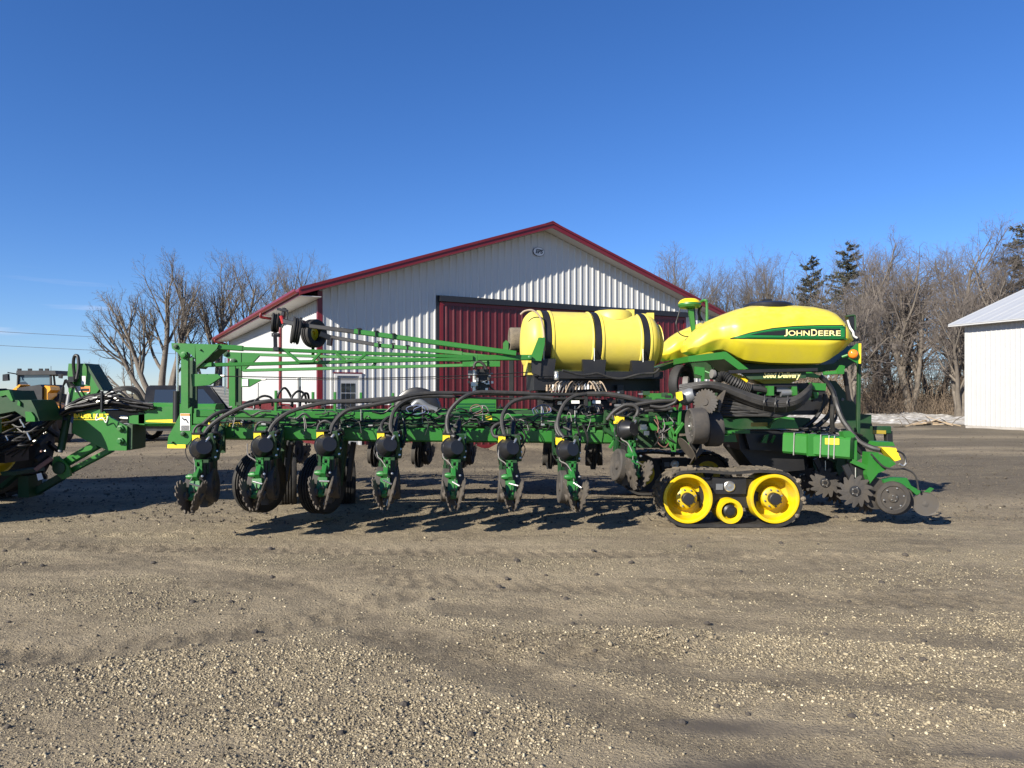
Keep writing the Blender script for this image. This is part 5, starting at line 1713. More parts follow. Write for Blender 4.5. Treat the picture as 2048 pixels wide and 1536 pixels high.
pplate("boom_stop", [(1077, 675), (1090, 675), (1089.6, 687), (1082.6, 722), (1060, 720.6), (1063, 710)], 9.80, .05)
part(MB().lathe(P(1060, 715, 9.78), (0, -1, 0), [(.028, 0), (.028, .03), (.02, .035)], 16), "pin", "green_cast")
pplate("boom_stop", [(1063, 721), (1083, 722), (1081, 752), (1064, 746)], 9.84, .25, "black")
part(MB().lathe(P(1113, 743.5, 9.72), (0, 0, -1), [(.02, -.01), (.034, 0), (.034, .03), (.03, .034), (.034, .04), (.034, .10), (.03, .11)], 20), "filter", "zinc")
hoseD([(1125, 741), (1140, 745), (1160, 750), (1180, 749), (1196, 747), (1220, 755), (1245, 757), (1280, 748), (1308, 746), (1318, 738)], 9.7, 10.1, r=.016, mat="hose")
# feed manifold with its row of cream fittings and looping tubes
part(MB().cyl(P(1092, 789, 9.95), P(1205, 783, 10.1), .03, 10), "manifold_pipe", "plastic")
rr = random.Random(21)
for k in range(17):
    x = 1094 + k * 6.2 + (8 if k > 4 else 0)
    y = 777 - k * .3
    part(MB().lathe(P(x, y + 5, 9.93), (0, 0, 1), [(.016, 0), (.016, .05), (.012, .055), (.012, .085)], 8), "manifold_fitting", rr.choice(["tan", "tan", "white"]))
for k in range(13):
    x = 1113 + k * 7
    sgn = -1 if k < 9 else 1
    hoseD([(x, 768), (x + sgn * 3, 763), (x + sgn * 9, 768), (x + sgn * 15, 780), (x + sgn * 18, 790)], 9.9, 9.8, r=.008, mat=rr.choice(["tan", "grey_hose", "grey_hose", "wire"]), name="feed_tube", n=4, sides=6)
for k in range(70):   # valves, plugs and brackets under the tank
    x, y = rr.uniform(1085, 1310), rr.uniform(785, 826)
    part(MB().box(P(x, y, rr.uniform(9.9, 10.3)), (rr.uniform(.02, .09), .06, rr.uniform(.02, .07))), "valve", rr.choice(["plastic", "plastic", "plastic", "black", "grey", "zinc", "red_tube", "green_shaded"]), smooth=0)
for x in (1143, 1185):
    pplate("valve_label", [(x, 801), (x + 16, 801), (x + 16, 807), (x, 807)], 9.85, .03, "white")
pbeam("frame_leg", (1172, 785, 9.75), (1172, 830, 9.75), 8, .05, "black")
pbeam("frame_leg", (1240, 770, 10.3), (1240, 835, 10.3), 16, .12, "black")
pbeam("frame_leg", (1085, 760, 10.5), (1085, 835, 10.5), 20, .12, "black")
pbeam("frame_cross", (1085, 812, 10.5), (1330, 812, 10.5), 26, .3, "black")
part(MB().cyl(P(1276, 764, 10.6), P(1308, 812, 10.6), .05, 12), "fold_cylinder", "yellow")
pplate("frame_gusset", [(1297, 804), (1306, 786.5), (1345, 786.5), (1345, 804)], 9.95, .4)

# --- twin seed tanks
def seed_tank(back, name="seed_tank"):
    D = 9.55
    top = [(1382, 690), (1392, 672), (1410, 655), (1429, 642), (1460, 629), (1489, 618.7), (1515, 612.5), (1560, 611), (1601, 612), (1640, 615), (1660, 619), (1676, 626), (1695, 647), (1703, 668), (1706, 680)]
    bot = [(1382, 702), (1400, 709), (1430, 702), (1448, 698), (1462, 704), (1480, 716), (1492, 722), (1540, 727), (1600, 728.5), (1645, 728), (1660, 722), (1680, 708), (1695, 698), (1703, 691), (1706, 684)]
    def at(lst, x):
        for (x0, y0), (x1, y1) in zip(lst[:-1], lst[1:]):
            if x <= x1:
                t = (x - x0) / (x1 - x0)
                return y0 + (y1 - y0) * t
        return lst[-1][1]
    sect = [(0, 0), (.58, 0), (.68, .012), (.965, .29), (.99, .325), (1.0, .37), (1.0, .58), (.975, .66), (.86, .80), (.72, .90), (.55, .96), (.34, .99), (0, 1.0)]
    sect = [(x, z) for x, z in sect]
    full = sect + [(-x, z) for x, z in sect[-2:0:-1]]
    rings = []
    Dm = D + .12
    xs = [1382 + (1706 - 1382) * (.5 - .5 * cos(pi * i / 46)) for i in range(47)]
    for x in xs:
        zt = EYE + (HORIZON - at(top, x)) / F_PX * (D + .48)
        zb = EYE + (HORIZON - at(bot, x)) / F_PX * (D + .22)
        f = (x - 1382) / (1706 - 1382)
        w = .52 * min(1, .42 + 1.9 * f) * min(1, .80 + (1 - f) * 3.2)
        if f < .30:
            t = max(0, min(1, (f - .17) / .13))
            w = .52 * (.70 + .30 * t * t * (3 - 2 * t)) * min(1, .55 + .45 * sqrt(min(1, f / .10)))
        X = (x - 1024) / F_PX * Dm
        rings.append([V((X, back + D + .52 - w * u, zb + (zt - zb) * v)) for u, v in full])
    # soften the front corner of every section
    o = part(MB().rings(rings), name, "tank_yellow", smooth=38)
    return o, rings

near_tank, near_rings = seed_tank(0.0)
far_tank, _ = seed_tank(1.8)
def on_tank(rings):
    vs, fs = [], []
    n = len(rings[0])
    for r in rings:
        vs += r
    for i in range(len(rings) - 1):
        for k in range(n):
            fs.append((i * n + k, i * n + (k + 1) % n, (i + 1) * n + (k + 1) % n, (i + 1) * n + k))
    bv = BVHTree.FromPolygons(vs, fs)
    def hit(px, py, off):
        d = (P(px, py, 9.6) - V((0, 0, EYE))).normalized()
        loc, nr, _, _ = bv.ray_cast(V((0, 0, EYE)), d)
        if loc is None:
            loc, nr = P(px, py, 9.56), V((0, -1, 0))
        if nr.y > 0:
            nr = -nr
        return loc + nr * off
    return hit
hit = on_tank(near_rings)
def tank_sticker(name, lo, hi, off, mat, n=40):
    """A thin sticker lying on the tank's side between a lower and an upper outline."""
    def at(lst, x):
        for (x0, y0), (x1, y1) in zip(lst[:-1], lst[1:]):
            if x <= x1 + 1e-6:
                return y0 + (y1 - y0) * (x - x0) / (x1 - x0)
        return lst[-1][1]
    xs = np.linspace(max(lo[0][0], hi[0][0]), min(lo[-1][0], hi[-1][0]), n)
    vs, fs = [], []
    m = 8
    for x in xs:
        a, b = at(lo, x), at(hi, x)
        vs += [hit(x, a + (b - a) * j / m, off) for j in range(m + 1)]
    for i in range(n - 1):
        for j in range(m):
            k = i * (m + 1) + j
            fs.append((k, k + m + 1, k + m + 2, k + 1))
    o = raw_obj(name, [tuple(v) for v in vs], fs, M[mat], near_tank, smooth=50)
    sol = o.modifiers.new("thickness", "SOLIDIFY")
    sol.thickness = .0015
    return o
tank_sticker("sticker_border", [(1460.5, 677.6), (1575, 679), (1697, 680.8)], [(1460.5, 676.2), (1500, 665), (1545, 656), (1590, 651.6), (1640, 650), (1690, 650), (1692.5, 651), (1697, 680.7)], .003, "decal_black")
tank_sticker("sticker_field", [(1466, 676.2), (1575, 677.4), (1694.5, 679)], [(1466, 675.6), (1502, 666.3), (1546, 657.8), (1590, 653.6), (1640, 652), (1688, 652), (1690.5, 653), (1694.4, 678.9)], .005, "decal_green")
tank_sticker("sticker_sweep", [(1500, 669.8), (1560, 671.0), (1600, 670.0), (1680, 669.5)], [(1500, 669.2), (1530, 664.6), (1570, 659.8), (1620, 657.2), (1680, 657.0)], .007, "decal_black")
tank_sticker("sticker_sweep", [(1510, 666.5), (1560, 659.6), (1610, 655.9), (1688, 655.4)], [(1510, 665.8), (1560, 658.8), (1610, 655.1), (1688, 654.6)], .0085, "decal_dgreen")
tank_sticker("sticker_sweep", [(1490, 675.0), (1560, 674.6), (1640, 675.1), (1691, 675.6)], [(1490, 674.2), (1560, 673.8), (1640, 674.2), (1690, 674.7)], .0085, "decal_dgreen")
# lettering, small capitals with a taller first letter each
def tank_word(txt, x0, x1, ybase, ycap, mat, off):
    vs, fs = text_mesh(txt, 1.0, 0, .012)
    mn, mx = vs.min(0), vs.max(0)
    vv = []
    for v in vs:
        fx, fy = (v[0] - mn[0]) / (mx[0] - mn[0]), (v[1] - 0) / 1.0
        px = x0 + (x1 - x0) * fx
        py = ybase + (ycap - ybase) * (v[1] - mn[1]) / (mx[1] - mn[1])
        vv.append(tuple(hit(px, py, off)))
    return raw_obj("sticker_lettering", vv, fs, M[mat], near_tank, smooth=0)
for dx, dy, mt, of in ((.7, .8, "decal_black", .0115), (0, 0, "letter", .0135)):
    tank_word("J", 1567.5 + dx, 1574.5 + dx, 672.6 + dy, 658.6 + dy, mt, of)
    tank_word("OHN", 1576.0 + dx, 1618.5 + dx, 671.6 + dy, 661.2 + dy, mt, of)
    tank_word("D", 1621.5 + dx, 1633.5 + dx, 671.8 + dy, 658.8 + dy, mt, of)
    tank_word("EERE", 1636.0 + dx, 1680.5 + dx, 671.8 + dy, 661.2 + dy, mt, of)
# lid
c = P(1536, 613.5, 10.07)
part(MB().lathe(c, (.0, 0, 1), [(.33, -.03), (.335, .0), (.32, .03), (.28, .042), (.26, .052), (.05, .055)], 40), "tank_lid", "plastic", near_tank)
part(MB().box(c + V((-.05, -.1, .075)), (.12, .06, .03)), "lid_latch", "plastic", near_tank)
part(MB().lathe(P(1450, 640, 11.87), (.0, 0, 1), [(.3, -.03), (.31, .0), (.28, .04), (.05, .06)], 36), "tank_lid", "plastic", far_tank)
# position receiver on its post
gp = P(1379, 607, 10.3)
rec = part(MB().lathe(gp, (0, -.05, 1), [(.02, .075), (.08, .07), (.13, .045), (.155, .01), (.158, -.005)][::-1], 32), "receiver_dome", "yellow")
part(MB().lathe(gp, (0, -.05, -1), [(.158, .003), (.16, .03), (.14, .06), (.05, .07), (.03, .085)], 32), "receiver_base", "green", rec)
pplate("receiver_post", [(1377, 618), (1387, 618), (1392, 668), (1386, 672), (1381, 640)], 10.25, .06)
pbeam("receiver_post", (1388, 616, 10.3), (1389, 676, 10.3), 4, .04, "plastic")
hose([(1360, 617, 10.2), (1356, 632, 10.2), (1352, 648, 10.2), (1358, 666, 10.1), (1372, 673, 10.1), (1385, 670, 10.15), (1390, 660, 10.2)], .008, "wire", "cable")
hose([(1412, 682, 10.3), (1414, 640, 10.3), (1413.5, 606, 10.3), (1411, 601, 10.3), (1404, 602, 10.35), (1399, 610, 10.4), (1399, 640, 10.5)], .02, "green", "hand_rail", n=4)
for k in range(3):
    hose([(1400 + k * 2, 612, 10.4), (1396 + k, 625, 10.4), (1402 + k * 2, 642, 10.4), (1410, 652, 10.35)], .010, "wire", "cable")
# tank frame
part(MB().prism([P(1377, 712, 9.58), P(1447, 703.5, 9.58), P(1450, 706.5, 9.58), P(1450, 718, 9.58), P(1377, 724, 9.58)], V((0, .9, 0))), "tank_frame", "green", smooth=0)
part(MB().prism([P(1447, 703, 9.57), P(1453, 704, 9.57), P(1497, 738, 9.57), P(1477, 739, 9.57), P(1447, 717, 9.57)], V((0, .9, 0))), "tank_frame", "green", smooth=0)
part(MB().prism([P(1316, 735, 10.9), P(1378, 714, 10.9), P(1378, 724, 10.9), P(1325, 742, 10.9)], V((0, 1.2, 0))), "tank_frame", "green", smooth=0)
part(MB().prism([P(1340, 752, 10.9), P(1378, 724, 10.9), P(1440, 720, 10.9), P(1440, 760, 10.9)], V((0, .1, 0))), "tank_frame", "green_shaded", smooth=0)
pplate("tank_frame", [(1487, 727), (1650, 729), (1650, 744), (1487, 742)], 10.0, .5, "green_shaded")
pplate("tank_frame", [(1650, 729), (1668, 727), (1712, 690), (1712, 722), (1690, 738), (1650, 742)], 10.15, .5, "green_shaded")
pbeam("tool_bar_cover", (1457, 744.0, 9.46), (1634, 739.5, 9.46), 7, .05, "black")
pplate("side_plate", [(1480, 745), (1612, 742), (1612, 756), (1500, 759)], 9.49, .04, "green_shaded")
vs, fs = text_mesh("Seed Delivery", .115, .3, .003, .001)
c0 = P(1563, 750.0, 9.486)
raw_obj("lettering", [tuple(c0 + V((v[0] * .74, -v[2], v[1]))) for v in vs], fs, M["letter"], planter, smooth=0)
pplate("side_plate", [(1612, 744), (1622, 744), (1641, 752), (1636, 756), (1612, 753)], 9.56, .08)
part(MB().prism([P(1500, 757, 10.4), P(1600, 757, 10.4), P(1575, 770, 10.4), P(1535, 770, 10.4)], V((0, .4, 0))), "seed_hopper", "yellow", smooth=0)
part(MB().prism([P(1455, 742, 10.3), P(1500, 756, 10.3), P(1490, 770, 10.3), P(1462, 756, 10.3)], V((0, .3, 0))), "seed_hopper", "yellow", smooth=0)
pplate("delivery_plate", [(1618, 765), (1652, 767), (1652, 781), (1628, 780)], 9.55, .08)
pplate("delivery_plate", [(1626, 783), (1637, 785), (1636, 796), (1630, 797)], 9.55, .06)
# work lamp
wl_ = P(1424.5, 748, 9.45)
part(MB().lathe(wl_, (-.97, -.22, .05), [(.03, -.05), (.055, -.03), (.06, 0), (.058, .012), (.01, .016)], 24), "work_lamp", "grey_hose")
pplate("lamp_bracket", [(1390, 733), (1409, 735), (1409, 782), (1402, 782), (1404, 752), (1390, 748)], 9.55, .05)
part(MB().cyl(P(1409, 742, 9.57), P(1424, 748, 9.5), .012, 8), "lamp_arm", "green")
# tyre standing between the tanks, its lit tread put in as a grey ring
b = MB()
tire(b, P(1363, 768, 10.1), (.75, -.66, 0), .265, .14, .18, 0, 36)
part(b, "marker_wheel", "rubber")
b = MB()
tire(b, P(1372, 782, 9.95), (.95, -.3, 0), .20, .08, .15, 0, 36)
part(b, "marker_wheel", "grey_hose")
# blower, corrugated duct and hose bundle
bp_ = [P(*q) for q in ((1432, 760, 9.5), (1446, 752, 9.45), (1462, 760, 9.4), (1484, 772, 9.4), (1500, 779, 9.4))]
sp = spline(bp_, 10)
part(MB().tube(sp, [.062 + (.010 if i % 2 else -.008) for i in range(len(sp))], 14), "corrugated_duct", "hose", smooth=20)
hose([(1484, 772, 9.4), (1500, 776, 9.4), (1516, 778, 9.42), (1536, 782, 9.45)], .04, "hose", "fan_duct", sides=10)
b = MB()
b.cyl(P(1561, 786, 9.45), P(1583, 785, 9.45), .05, 18)
b.box(P(1566, 778, 9.47), (.2, .1, .07))
part(b, "drive_motor", "grey")
pplate("motor_bracket", [(1537, 772), (1548, 772), (1548, 791), (1537, 791)], 9.36, .12)
pplate("motor_bracket", [(1584, 773), (1594, 773), (1595, 790), (1587, 791)], 9.36, .12)
pplate("motor_shelf", [(1537, 770.5), (1594, 770.5), (1594, 773), (1537, 773)], 9.37, .2, "black")
rr = random.Random(31)
for k in range(15):
    s = k / 14
    dy = (s - .5) * 24
    dd = 9.16 + .22 * abs(s - .4) + rr.uniform(-.03, .03)
    hose([(1362 + rr.uniform(-4, 4), 772 + s * 20, dd + .15), (1410, 772 + dy * .55, dd), (1446, 778 + dy * .7, dd), (1480, 792 + dy * .9, dd), (1520, 806 + dy, dd), (1560, 811 + dy, dd), (1592, 805 + dy * .9, dd), (1614, 788 + dy * .8, dd + .1), (1622, 776 + dy * .6, dd + .3)], .021, "hose", n=4)
for k in range(11):
    s = k / 10
    hose([(1440, 788 + s * 42, 9.35), (1470, 793 + s * 36 + rr.uniform(-3, 3), 9.3), (1505, 805 + s * 26 + rr.uniform(-4, 4), 9.28), (1530, 815 + s * 16, 9.28), (1552, 828 + rr.uniform(-6, 6), 9.3), (1580, 820 + rr.uniform(-10, 6), 9.35), (1605, 800 + rr.uniform(-6, 10), 9.5)], .018, rr.choice(["hose", "hose", "hose", "wire"]), n=4)
for q in ((1528, 806), (1550, 810), (1574, 808)):
    part(MB().tube(spline([P(q[0] + 2, q[1] - 16, 9.14), P(q[0], q[1], 9.10), P(q[0] - 1, q[1] + 15, 9.14)], 4), .008, 6), "hose_tie", "wire")
b = MB()
b.prism([P(1448, 780, 9.15), P(1452, 781, 9.15), P(1446, 800, 9.15), P(1440, 822, 9.15), P(1436, 822, 9.15), P(1438, 800, 9.15)], V((0, .2, .0)))
part(b, "seed_boot", "steel_dirty", smooth=0)
for k in range(30):
    x, y = rr.uniform(1425, 1650), rr.uniform(770, 800)
    part(MB().box(P(x, y, rr.uniform(9.6, 10.0)), (rr.uniform(.03, .12), .08, rr.uniform(.03, .1))), "bracket", rr.choice(["plastic", "black", "green_shaded", "black"]), smooth=0)
pplate("blower_body", [(1440, 770), (1640, 765), (1660, 800), (1640, 830), (1440, 830)], 10.2, .5, "black")
# main frame under the seed tanks
pplate("main_frame", [(1432, 838), (1620, 836), (1632, 858), (1432, 858)], 10.1, .35, "green_shaded")
pplate("main_frame", [(1545, 845), (1560, 836), (1568, 832), (1588, 836), (1598, 857), (1540, 857)], 9.6, .1)  # bright plate: the sunlit piece of the frame, put into the colour
pplate("yellow_sticker", [(1502, 845), (1535, 845), (1535, 853), (1502, 853)], 9.745, .004, "gold")
pplate("main_frame", [(1425, 884), (1436, 872), (1470, 868), (1475, 884)], 9.8, .4)
pplate("main_frame", [(1445, 862), (1500, 860), (1500, 867), (1445, 867)], 9.8, .4)
pplate("wheel_carrier", [(1476, 862), (1600, 862), (1610, 940), (1520, 948), (1480, 900)], 10.05, .8, "black")  # black boxes: shadow on the centre frame put into the colour
pplate("wheel_carrier", [(1490, 866), (1640, 870), (1640, 905), (1500, 900)], 9.9, .1, "black")
pplate("frame_gusset", [(1523, 885), (1532, 870), (1538, 868), (1533, 886)], 9.75, .05)
pplate("frame_gusset", [(1542, 884), (1550, 870), (1552, 872), (1546, 886)], 9.75, .05)
# jumble where wing and frame meet
pplate("wing_hinge", [(1276, 838), (1330, 836), (1352, 870), (1352, 896), (1276, 896)], 9.9, .5, "green_shaded")
pplate("wing_hinge", [(1300, 835), (1324, 833), (1326, 862), (1296, 860)], 9.8, .1)
for a, b_, w in (((1361, 806), (1358, 850), 6), ((1340, 852), (1350, 872), 6), ((1366, 846), (1348, 872), 7), ((1350, 870), (1347, 903), 9), ((1338, 860), (1346, 900), 6), ((1332, 876), (1344, 896), 5), ((1222, 845), (1232, 880), 7), ((1219, 896), (1230, 880), 6), ((1325, 848), (1345, 846), 6)):
    pbeam("hinge_bar", (*a, 9.35), (*b_, 9.35), w, .05)
pplate("hinge_plate", [(1352, 845), (1366, 843), (1374, 866), (1350, 868)], 9.4, .05)
pplate("hinge_plate", [(1352, 874), (1378, 872), (1378, 898), (1352, 898)], 9.5, .1)
pplate("hinge_plate", [(1232, 850), (1242, 850), (1243, 880), (1238, 882), (1230, 870)], 9.25, .05)
pplate("meter_cover", [(1355, 785), (1364, 783), (1366, 799), (1359, 802), (1356, 798)], 9.15, .1, "decal_yellow")
part(MB().lathe(P(1376, 792, 9.3), (.8, -.5, .3), [(.09, -.1), (.10, -.06), (.10, .06), (.08, .1), (.02, .1)], 24), "vacuum_dome", "grey")
for k in range(9):
    x = rr.uniform(1305, 1350)
    y = rr.uniform(836, 870)
    hose([(x, y, 9.4), (x + rr.uniform(-14, 14), y + 14, 9.3), (x + rr.uniform(-10, 20), y + 26, 9.3), (x + rr.uniform(-8, 26), y + 10, 9.35), (x + rr.uniform(-6, 18), y - 10, 9.4)], .007, rr.choice(["grey_hose", "wire", "grey_hose", "red_tube"]), "cable", n=4, sides=6)
for k in range(46):
    x, y = rr.uniform(1285, 1400), rr.uniform(784, 900)
    part(MB().box(P(x, y, rr.uniform(9.45, 9.8)), (rr.uniform(.02, .08), .06, rr.uniform(.02, .07))), "bracket", rr.choice(["green", "green_shaded", "black", "plastic", "zinc", "green_shaded"]), smooth=0)
# raised end row: notched coulter, wide gauge wheels, openers
b = MB()
star(b, P(1411, 804, 9.05), (-.66, -.75, .05), .165, .147, 22, .006, 0, False)
part(b, "coulter", "disc_dirty")
for px, D in ((1394, 9.0), (1424, 9.3)):
    c = P(px, 852 if px < 1410 else 858, D)
    ax = V((1, .02, .03)).normalized()
    b = MB()
    b.lathe(c, ax, [(.04, -.08), (.16, -.065), (.205, -.10), (.222, -.085), (.226, .07), (.21, .10), (.05, .10)], 40)
    w = part(b, "gauge_wheel", "gauge")
    part(MB().lathe(c - ax * .065, -ax, [(.05, 0), (.05, .02), (.02, .03), (.015, .045)], 14), "hub_bolt", "zinc", w)
    for k in range(6):
        s_, u_ = ortho(ax)
        part(MB().lathe(c - ax * .068 + s_ * .12 * cos(k) + u_ * .12 * sin(k), -ax, [(.008, 0), (.008, .012)], 6), "hub_bolt", "zinc", w)
for q, ax in ((P(1374, 898, 9.1), (.8, .15, .55)), (P(1392, 905, 9.15), (.75, -.2, -.4))):
    part(MB().lathe(q, ax, [(.17, -.003), (.17, .003)], 32), "opener_disc", "steel_dirty")
pplate("row_shank", [(1380, 872), (1402, 870), (1405, 905), (1392, 918), (1385, 905)], 9.2, .08, "black")

# --- crawler undercarriages
def crawler(D, Xc, away=False):
    base = V((Xc, D, 0))
    R, half, th = .352, .535, .038
    zc = R
    path = []
    for k in range(25):
        a = -pi / 2 - pi * k / 24
        path.append((-half + R * cos(a), zc + R * sin(a)))
    for k in range(1, 12):
        t = k / 12
        path.append((-half + 2 * half * t, zc + R + .012 * sin(pi * t * 3) - .004))
    for k in range(25):
        a = pi / 2 - pi * k / 24
        path.append((half + R * cos(a), zc + R * sin(a)))
    for k in range(1, 12):
        t = k / 12
        path.append((half - 2 * half * t, 0.0))
    n = len(path)
    W = .44
    rings = []
    nrm = []
    for i, (x, z) in enumerate(path):
        x0, z0 = path[i - 1]
        x1, z1 = path[(i + 1) % n]
        t = V((x1 - x0, 0, z1 - z0)).normalized()
        nrm.append(V((-t.z, 0, t.x)))
    b = MB()
    for i, (x, z) in enumerate(path):
        p, nn = base + V((x, 0, z)), nrm[i]
        rings.append([p, p + V((0, .02, 0)), p + V((0, W, 0)), p + V((0, W, 0)) - nn * th, p + V((0, .0, 0)) - nn * th])
    rings.append(rings[0])
    b.rings(rings, cap=False)
    b.m = [0 if i % 5 in (0, 1) else 1 for i in range(len(b.f))]
    belt = part(b, "track_belt", ["mud_rubber", "rubber"], planter, 50)
    # tread bars
    tot, acc, nxt = 0, 0, 0
    b = MB()
    rj = random.Random(3)
    for i in range(n):
        x0, z0 = path[i]
        x1, z1 = path[(i + 1) % n]
        L = sqrt((x1 - x0) ** 2 + (z1 - z0) ** 2)
        while nxt <= acc + L:
            t = (nxt - acc) / L
            x, z = x0 + (x1 - x0) * t, z0 + (z1 - z0) * t
            nn = nrm[i].lerp(nrm[(i + 1) % n], t).normalized()
            tt = V((nn.z, 0, -nn.x))
            if z > .06:
                h = .006 + rj.uniform(-.003, .009)
                p = base + V((x, 0, z))
                for y0, y1, sl in ((.004, W * .47, .05), (W * .53, W - .004, -.05)):
                    q = [p + V((0, y0, 0)) - tt * .022, p + V((0, y0, 0)) + tt * .022, p + V((0, y1, 0)) + tt * (.022 + sl), p + V((0, y1, 0)) + tt * (sl - .022)]
                    b.add([v - nn * .004 for v in q] + [v + nn * h for v in q], [(0, 1, 5, 4), (1, 2, 6, 5), (2, 3, 7, 6), (3, 0, 4, 7), (4, 5, 6, 7)])
            nxt += .098
        acc += L
    part(b, "tread_bars", "mud_rubber", belt, 0, kind="stuff")
    for k in range(26):      # dried mud hanging on the near edge and guide blocks
        i = rj.randrange(n)
        x, z = path[i]
        if z < .08 or (x > 0 and rj.random() < .6):
            continue
        p = base + V((x, -.004, z)) + nrm[i] * rj.uniform(-.01, .02)
        s = rj.uniform(.015, .04)
        b2 = MB()
        b2.lathe(p, nrm[i], [(s * .4, -s), (s, -s * .2), (s * .8, s * .4), (s * .2, s * .8)], 6)
        part(b2, "mud_lump", "mud_rubber", belt, 0)
    for wx, wz, r in ((-half, zc, .30), (half, zc, .30), (-.012, .198, .152)):
        c = base + V((wx, W if away else 0, wz))
        ax = V((0, 1 if away else -1, 0))
        if away:
            part(MB().lathe(base + V((wx, .03, wz)), (0, -1, 0), [(r * 1.0, -.02), (r * 1.0, .0), (r * .6, -.012), (.08, -.01), (.07, .05)], 32), "wheel_back", "black", belt)
        big = r > .2
        b = MB()
        if big:
            pr = [(r, -.40), (r + .004, -.012), (r + .002, .004), (r - .012, .008), (r - .035, .002), (r - .045, -.02), (r - .070, -.185), (r - .095, -.205), (.175, -.212), (.150, -.190), (.130, -.080), (.10, -.058), (.07, -.056)]
        else:
            pr = [(r, -.34), (r + .003, -.01), (r, .003), (r - .04, .002), (r - .05, -.01), (r - .062, -.07), (.05, -.085)]
        b.lathe(c, ax, pr, 56)
        w = part(b, "track_wheel" if big else "track_roller", "yellow_rim", belt)
        b = MB()
        if big:
            b.lathe(c, ax, [(.074, -.06), (.074, .028), (.066, .036), (.02, .038)], 28)
            for k in range(8):
                a = 2 * pi * k / 8 + .3
                q = c + V((cos(a) * .108, 0, sin(a) * .108)) + ax * -.062
                b.mat(1).lathe(q, ax, [(.012, 0), (.012, .012), (.007, .014), (.006, .022)], 6)
        else:
            b.lathe(c, ax, [(.085, -.12), (.08, -.02), (.055, -.005), (.05, .012), (.02, .016)], 24)
        b.build("wheel_hub", [M["black"], M["grey"]], belt, 35)
    b = MB()
    b.box(base + V((0, .22, .40)), (.70, .14, .36))
    b.box(base + V((0, .14, .50)), (.42, .10, .20))
    b.beam(base + V((-half, .25, zc)), base + V((half, .25, zc)), .14, .12)
    b.beam(base + V((0, .20, .55)), base + V((0, .20, .15)), .10, .16)
    part(b, "track_frame", "black", belt, 0)
    b = MB()
    b.lathe(base + V((-.0, .088, .495)), (0, -1, 0), [(.068, 0), (.068, .014), (.056, .022), (.03, .018), (.012, .022)], 28)
    part(b, "emblem_cap", "zinc", belt)
    part(MB().box(base + V((-.125, .085, .49)), (.085, .012, .075)), "data_plate", "grey", belt, 0)
    part(MB().box(base + V((-.21, .086, .50)), (.06, .008, .05)), "data_plate", "black", belt, 0)
    for dx in (-.05, .10):
        part(MB().box(base + V((dx + .02, .08, .645)), (.06, .05, .05)), "guide_block", "mud_rubber", belt, 0)
    return belt
crawler(8.93, (1463 - 1024) / F_PX * 8.93)
crawler(11.75, (1463 - 1024) / F_PX * 8.93 - .05, True)

# --- centre section: rear toolbar, rows trailing to the right
a, b_ = P(1572, 885, 9.55), P(1706, 896, 8.98)
part(MB().beam(a, b_, .22, .265), "rear_bar", "green")
pplate("bar_cap", [(1680, 873), (1703, 873), (1714, 878), (1714, 920), (1703, 921), (1681, 915)], 9.0, .04)
bd = (b_ - a).normalized()
for f in (.18, .40, .58, .70, .78):
    c = a + (b_ - a) * f + V((0, 0, 0))
    s, u = ortho(bd)
    ring = [c + s * x * .118 + u * y * .14 for x, y in ((-1, -1), (1, -1), (1, 1), (-1, 1), (-1, -1))]
    part(MB().tube(ring, .009, 6), "u_bolt", "zinc", smooth=0)
nrm_ = bd.cross(V((0, 0, 1)))
nrm_ = nrm_ if nrm_.y < 0 else -nrm_
c = a + (b_ - a) * .75 + nrm_ * .118 + V((0, 0, .07))
part(MB().box(c, (.17, .004, .075), Matrix.Rotation(atan2(bd.y, bd.x), 3, "Z")), "yellow_sticker", "decal_yellow", smooth=0)
pplate("bar_bracket", [(1616, 868), (1632, 868), (1632, 912), (1616, 912)], 9.2, .05)
pplate("bar_bracket", [(1686, 864), (1700, 862), (1712, 872), (1702, 878), (1688, 874)], 8.95, .12)
pplate("bar_bracket", [(1574, 876), (1590, 866), (1600, 866), (1600, 880), (1578, 884)], 10.2, .06)
for k in range(16):
    x, y = rr.uniform(1600, 1700), rr.uniform(855, 872)
    part(MB().box(P(x, y, rr.uniform(9.8, 10.1)), (rr.uniform(.03, .16), .08, rr.uniform(.02, .05))), "bracket", rr.choice(["black", "grey", "green_shaded", "plastic", "zinc"]), smooth=0)
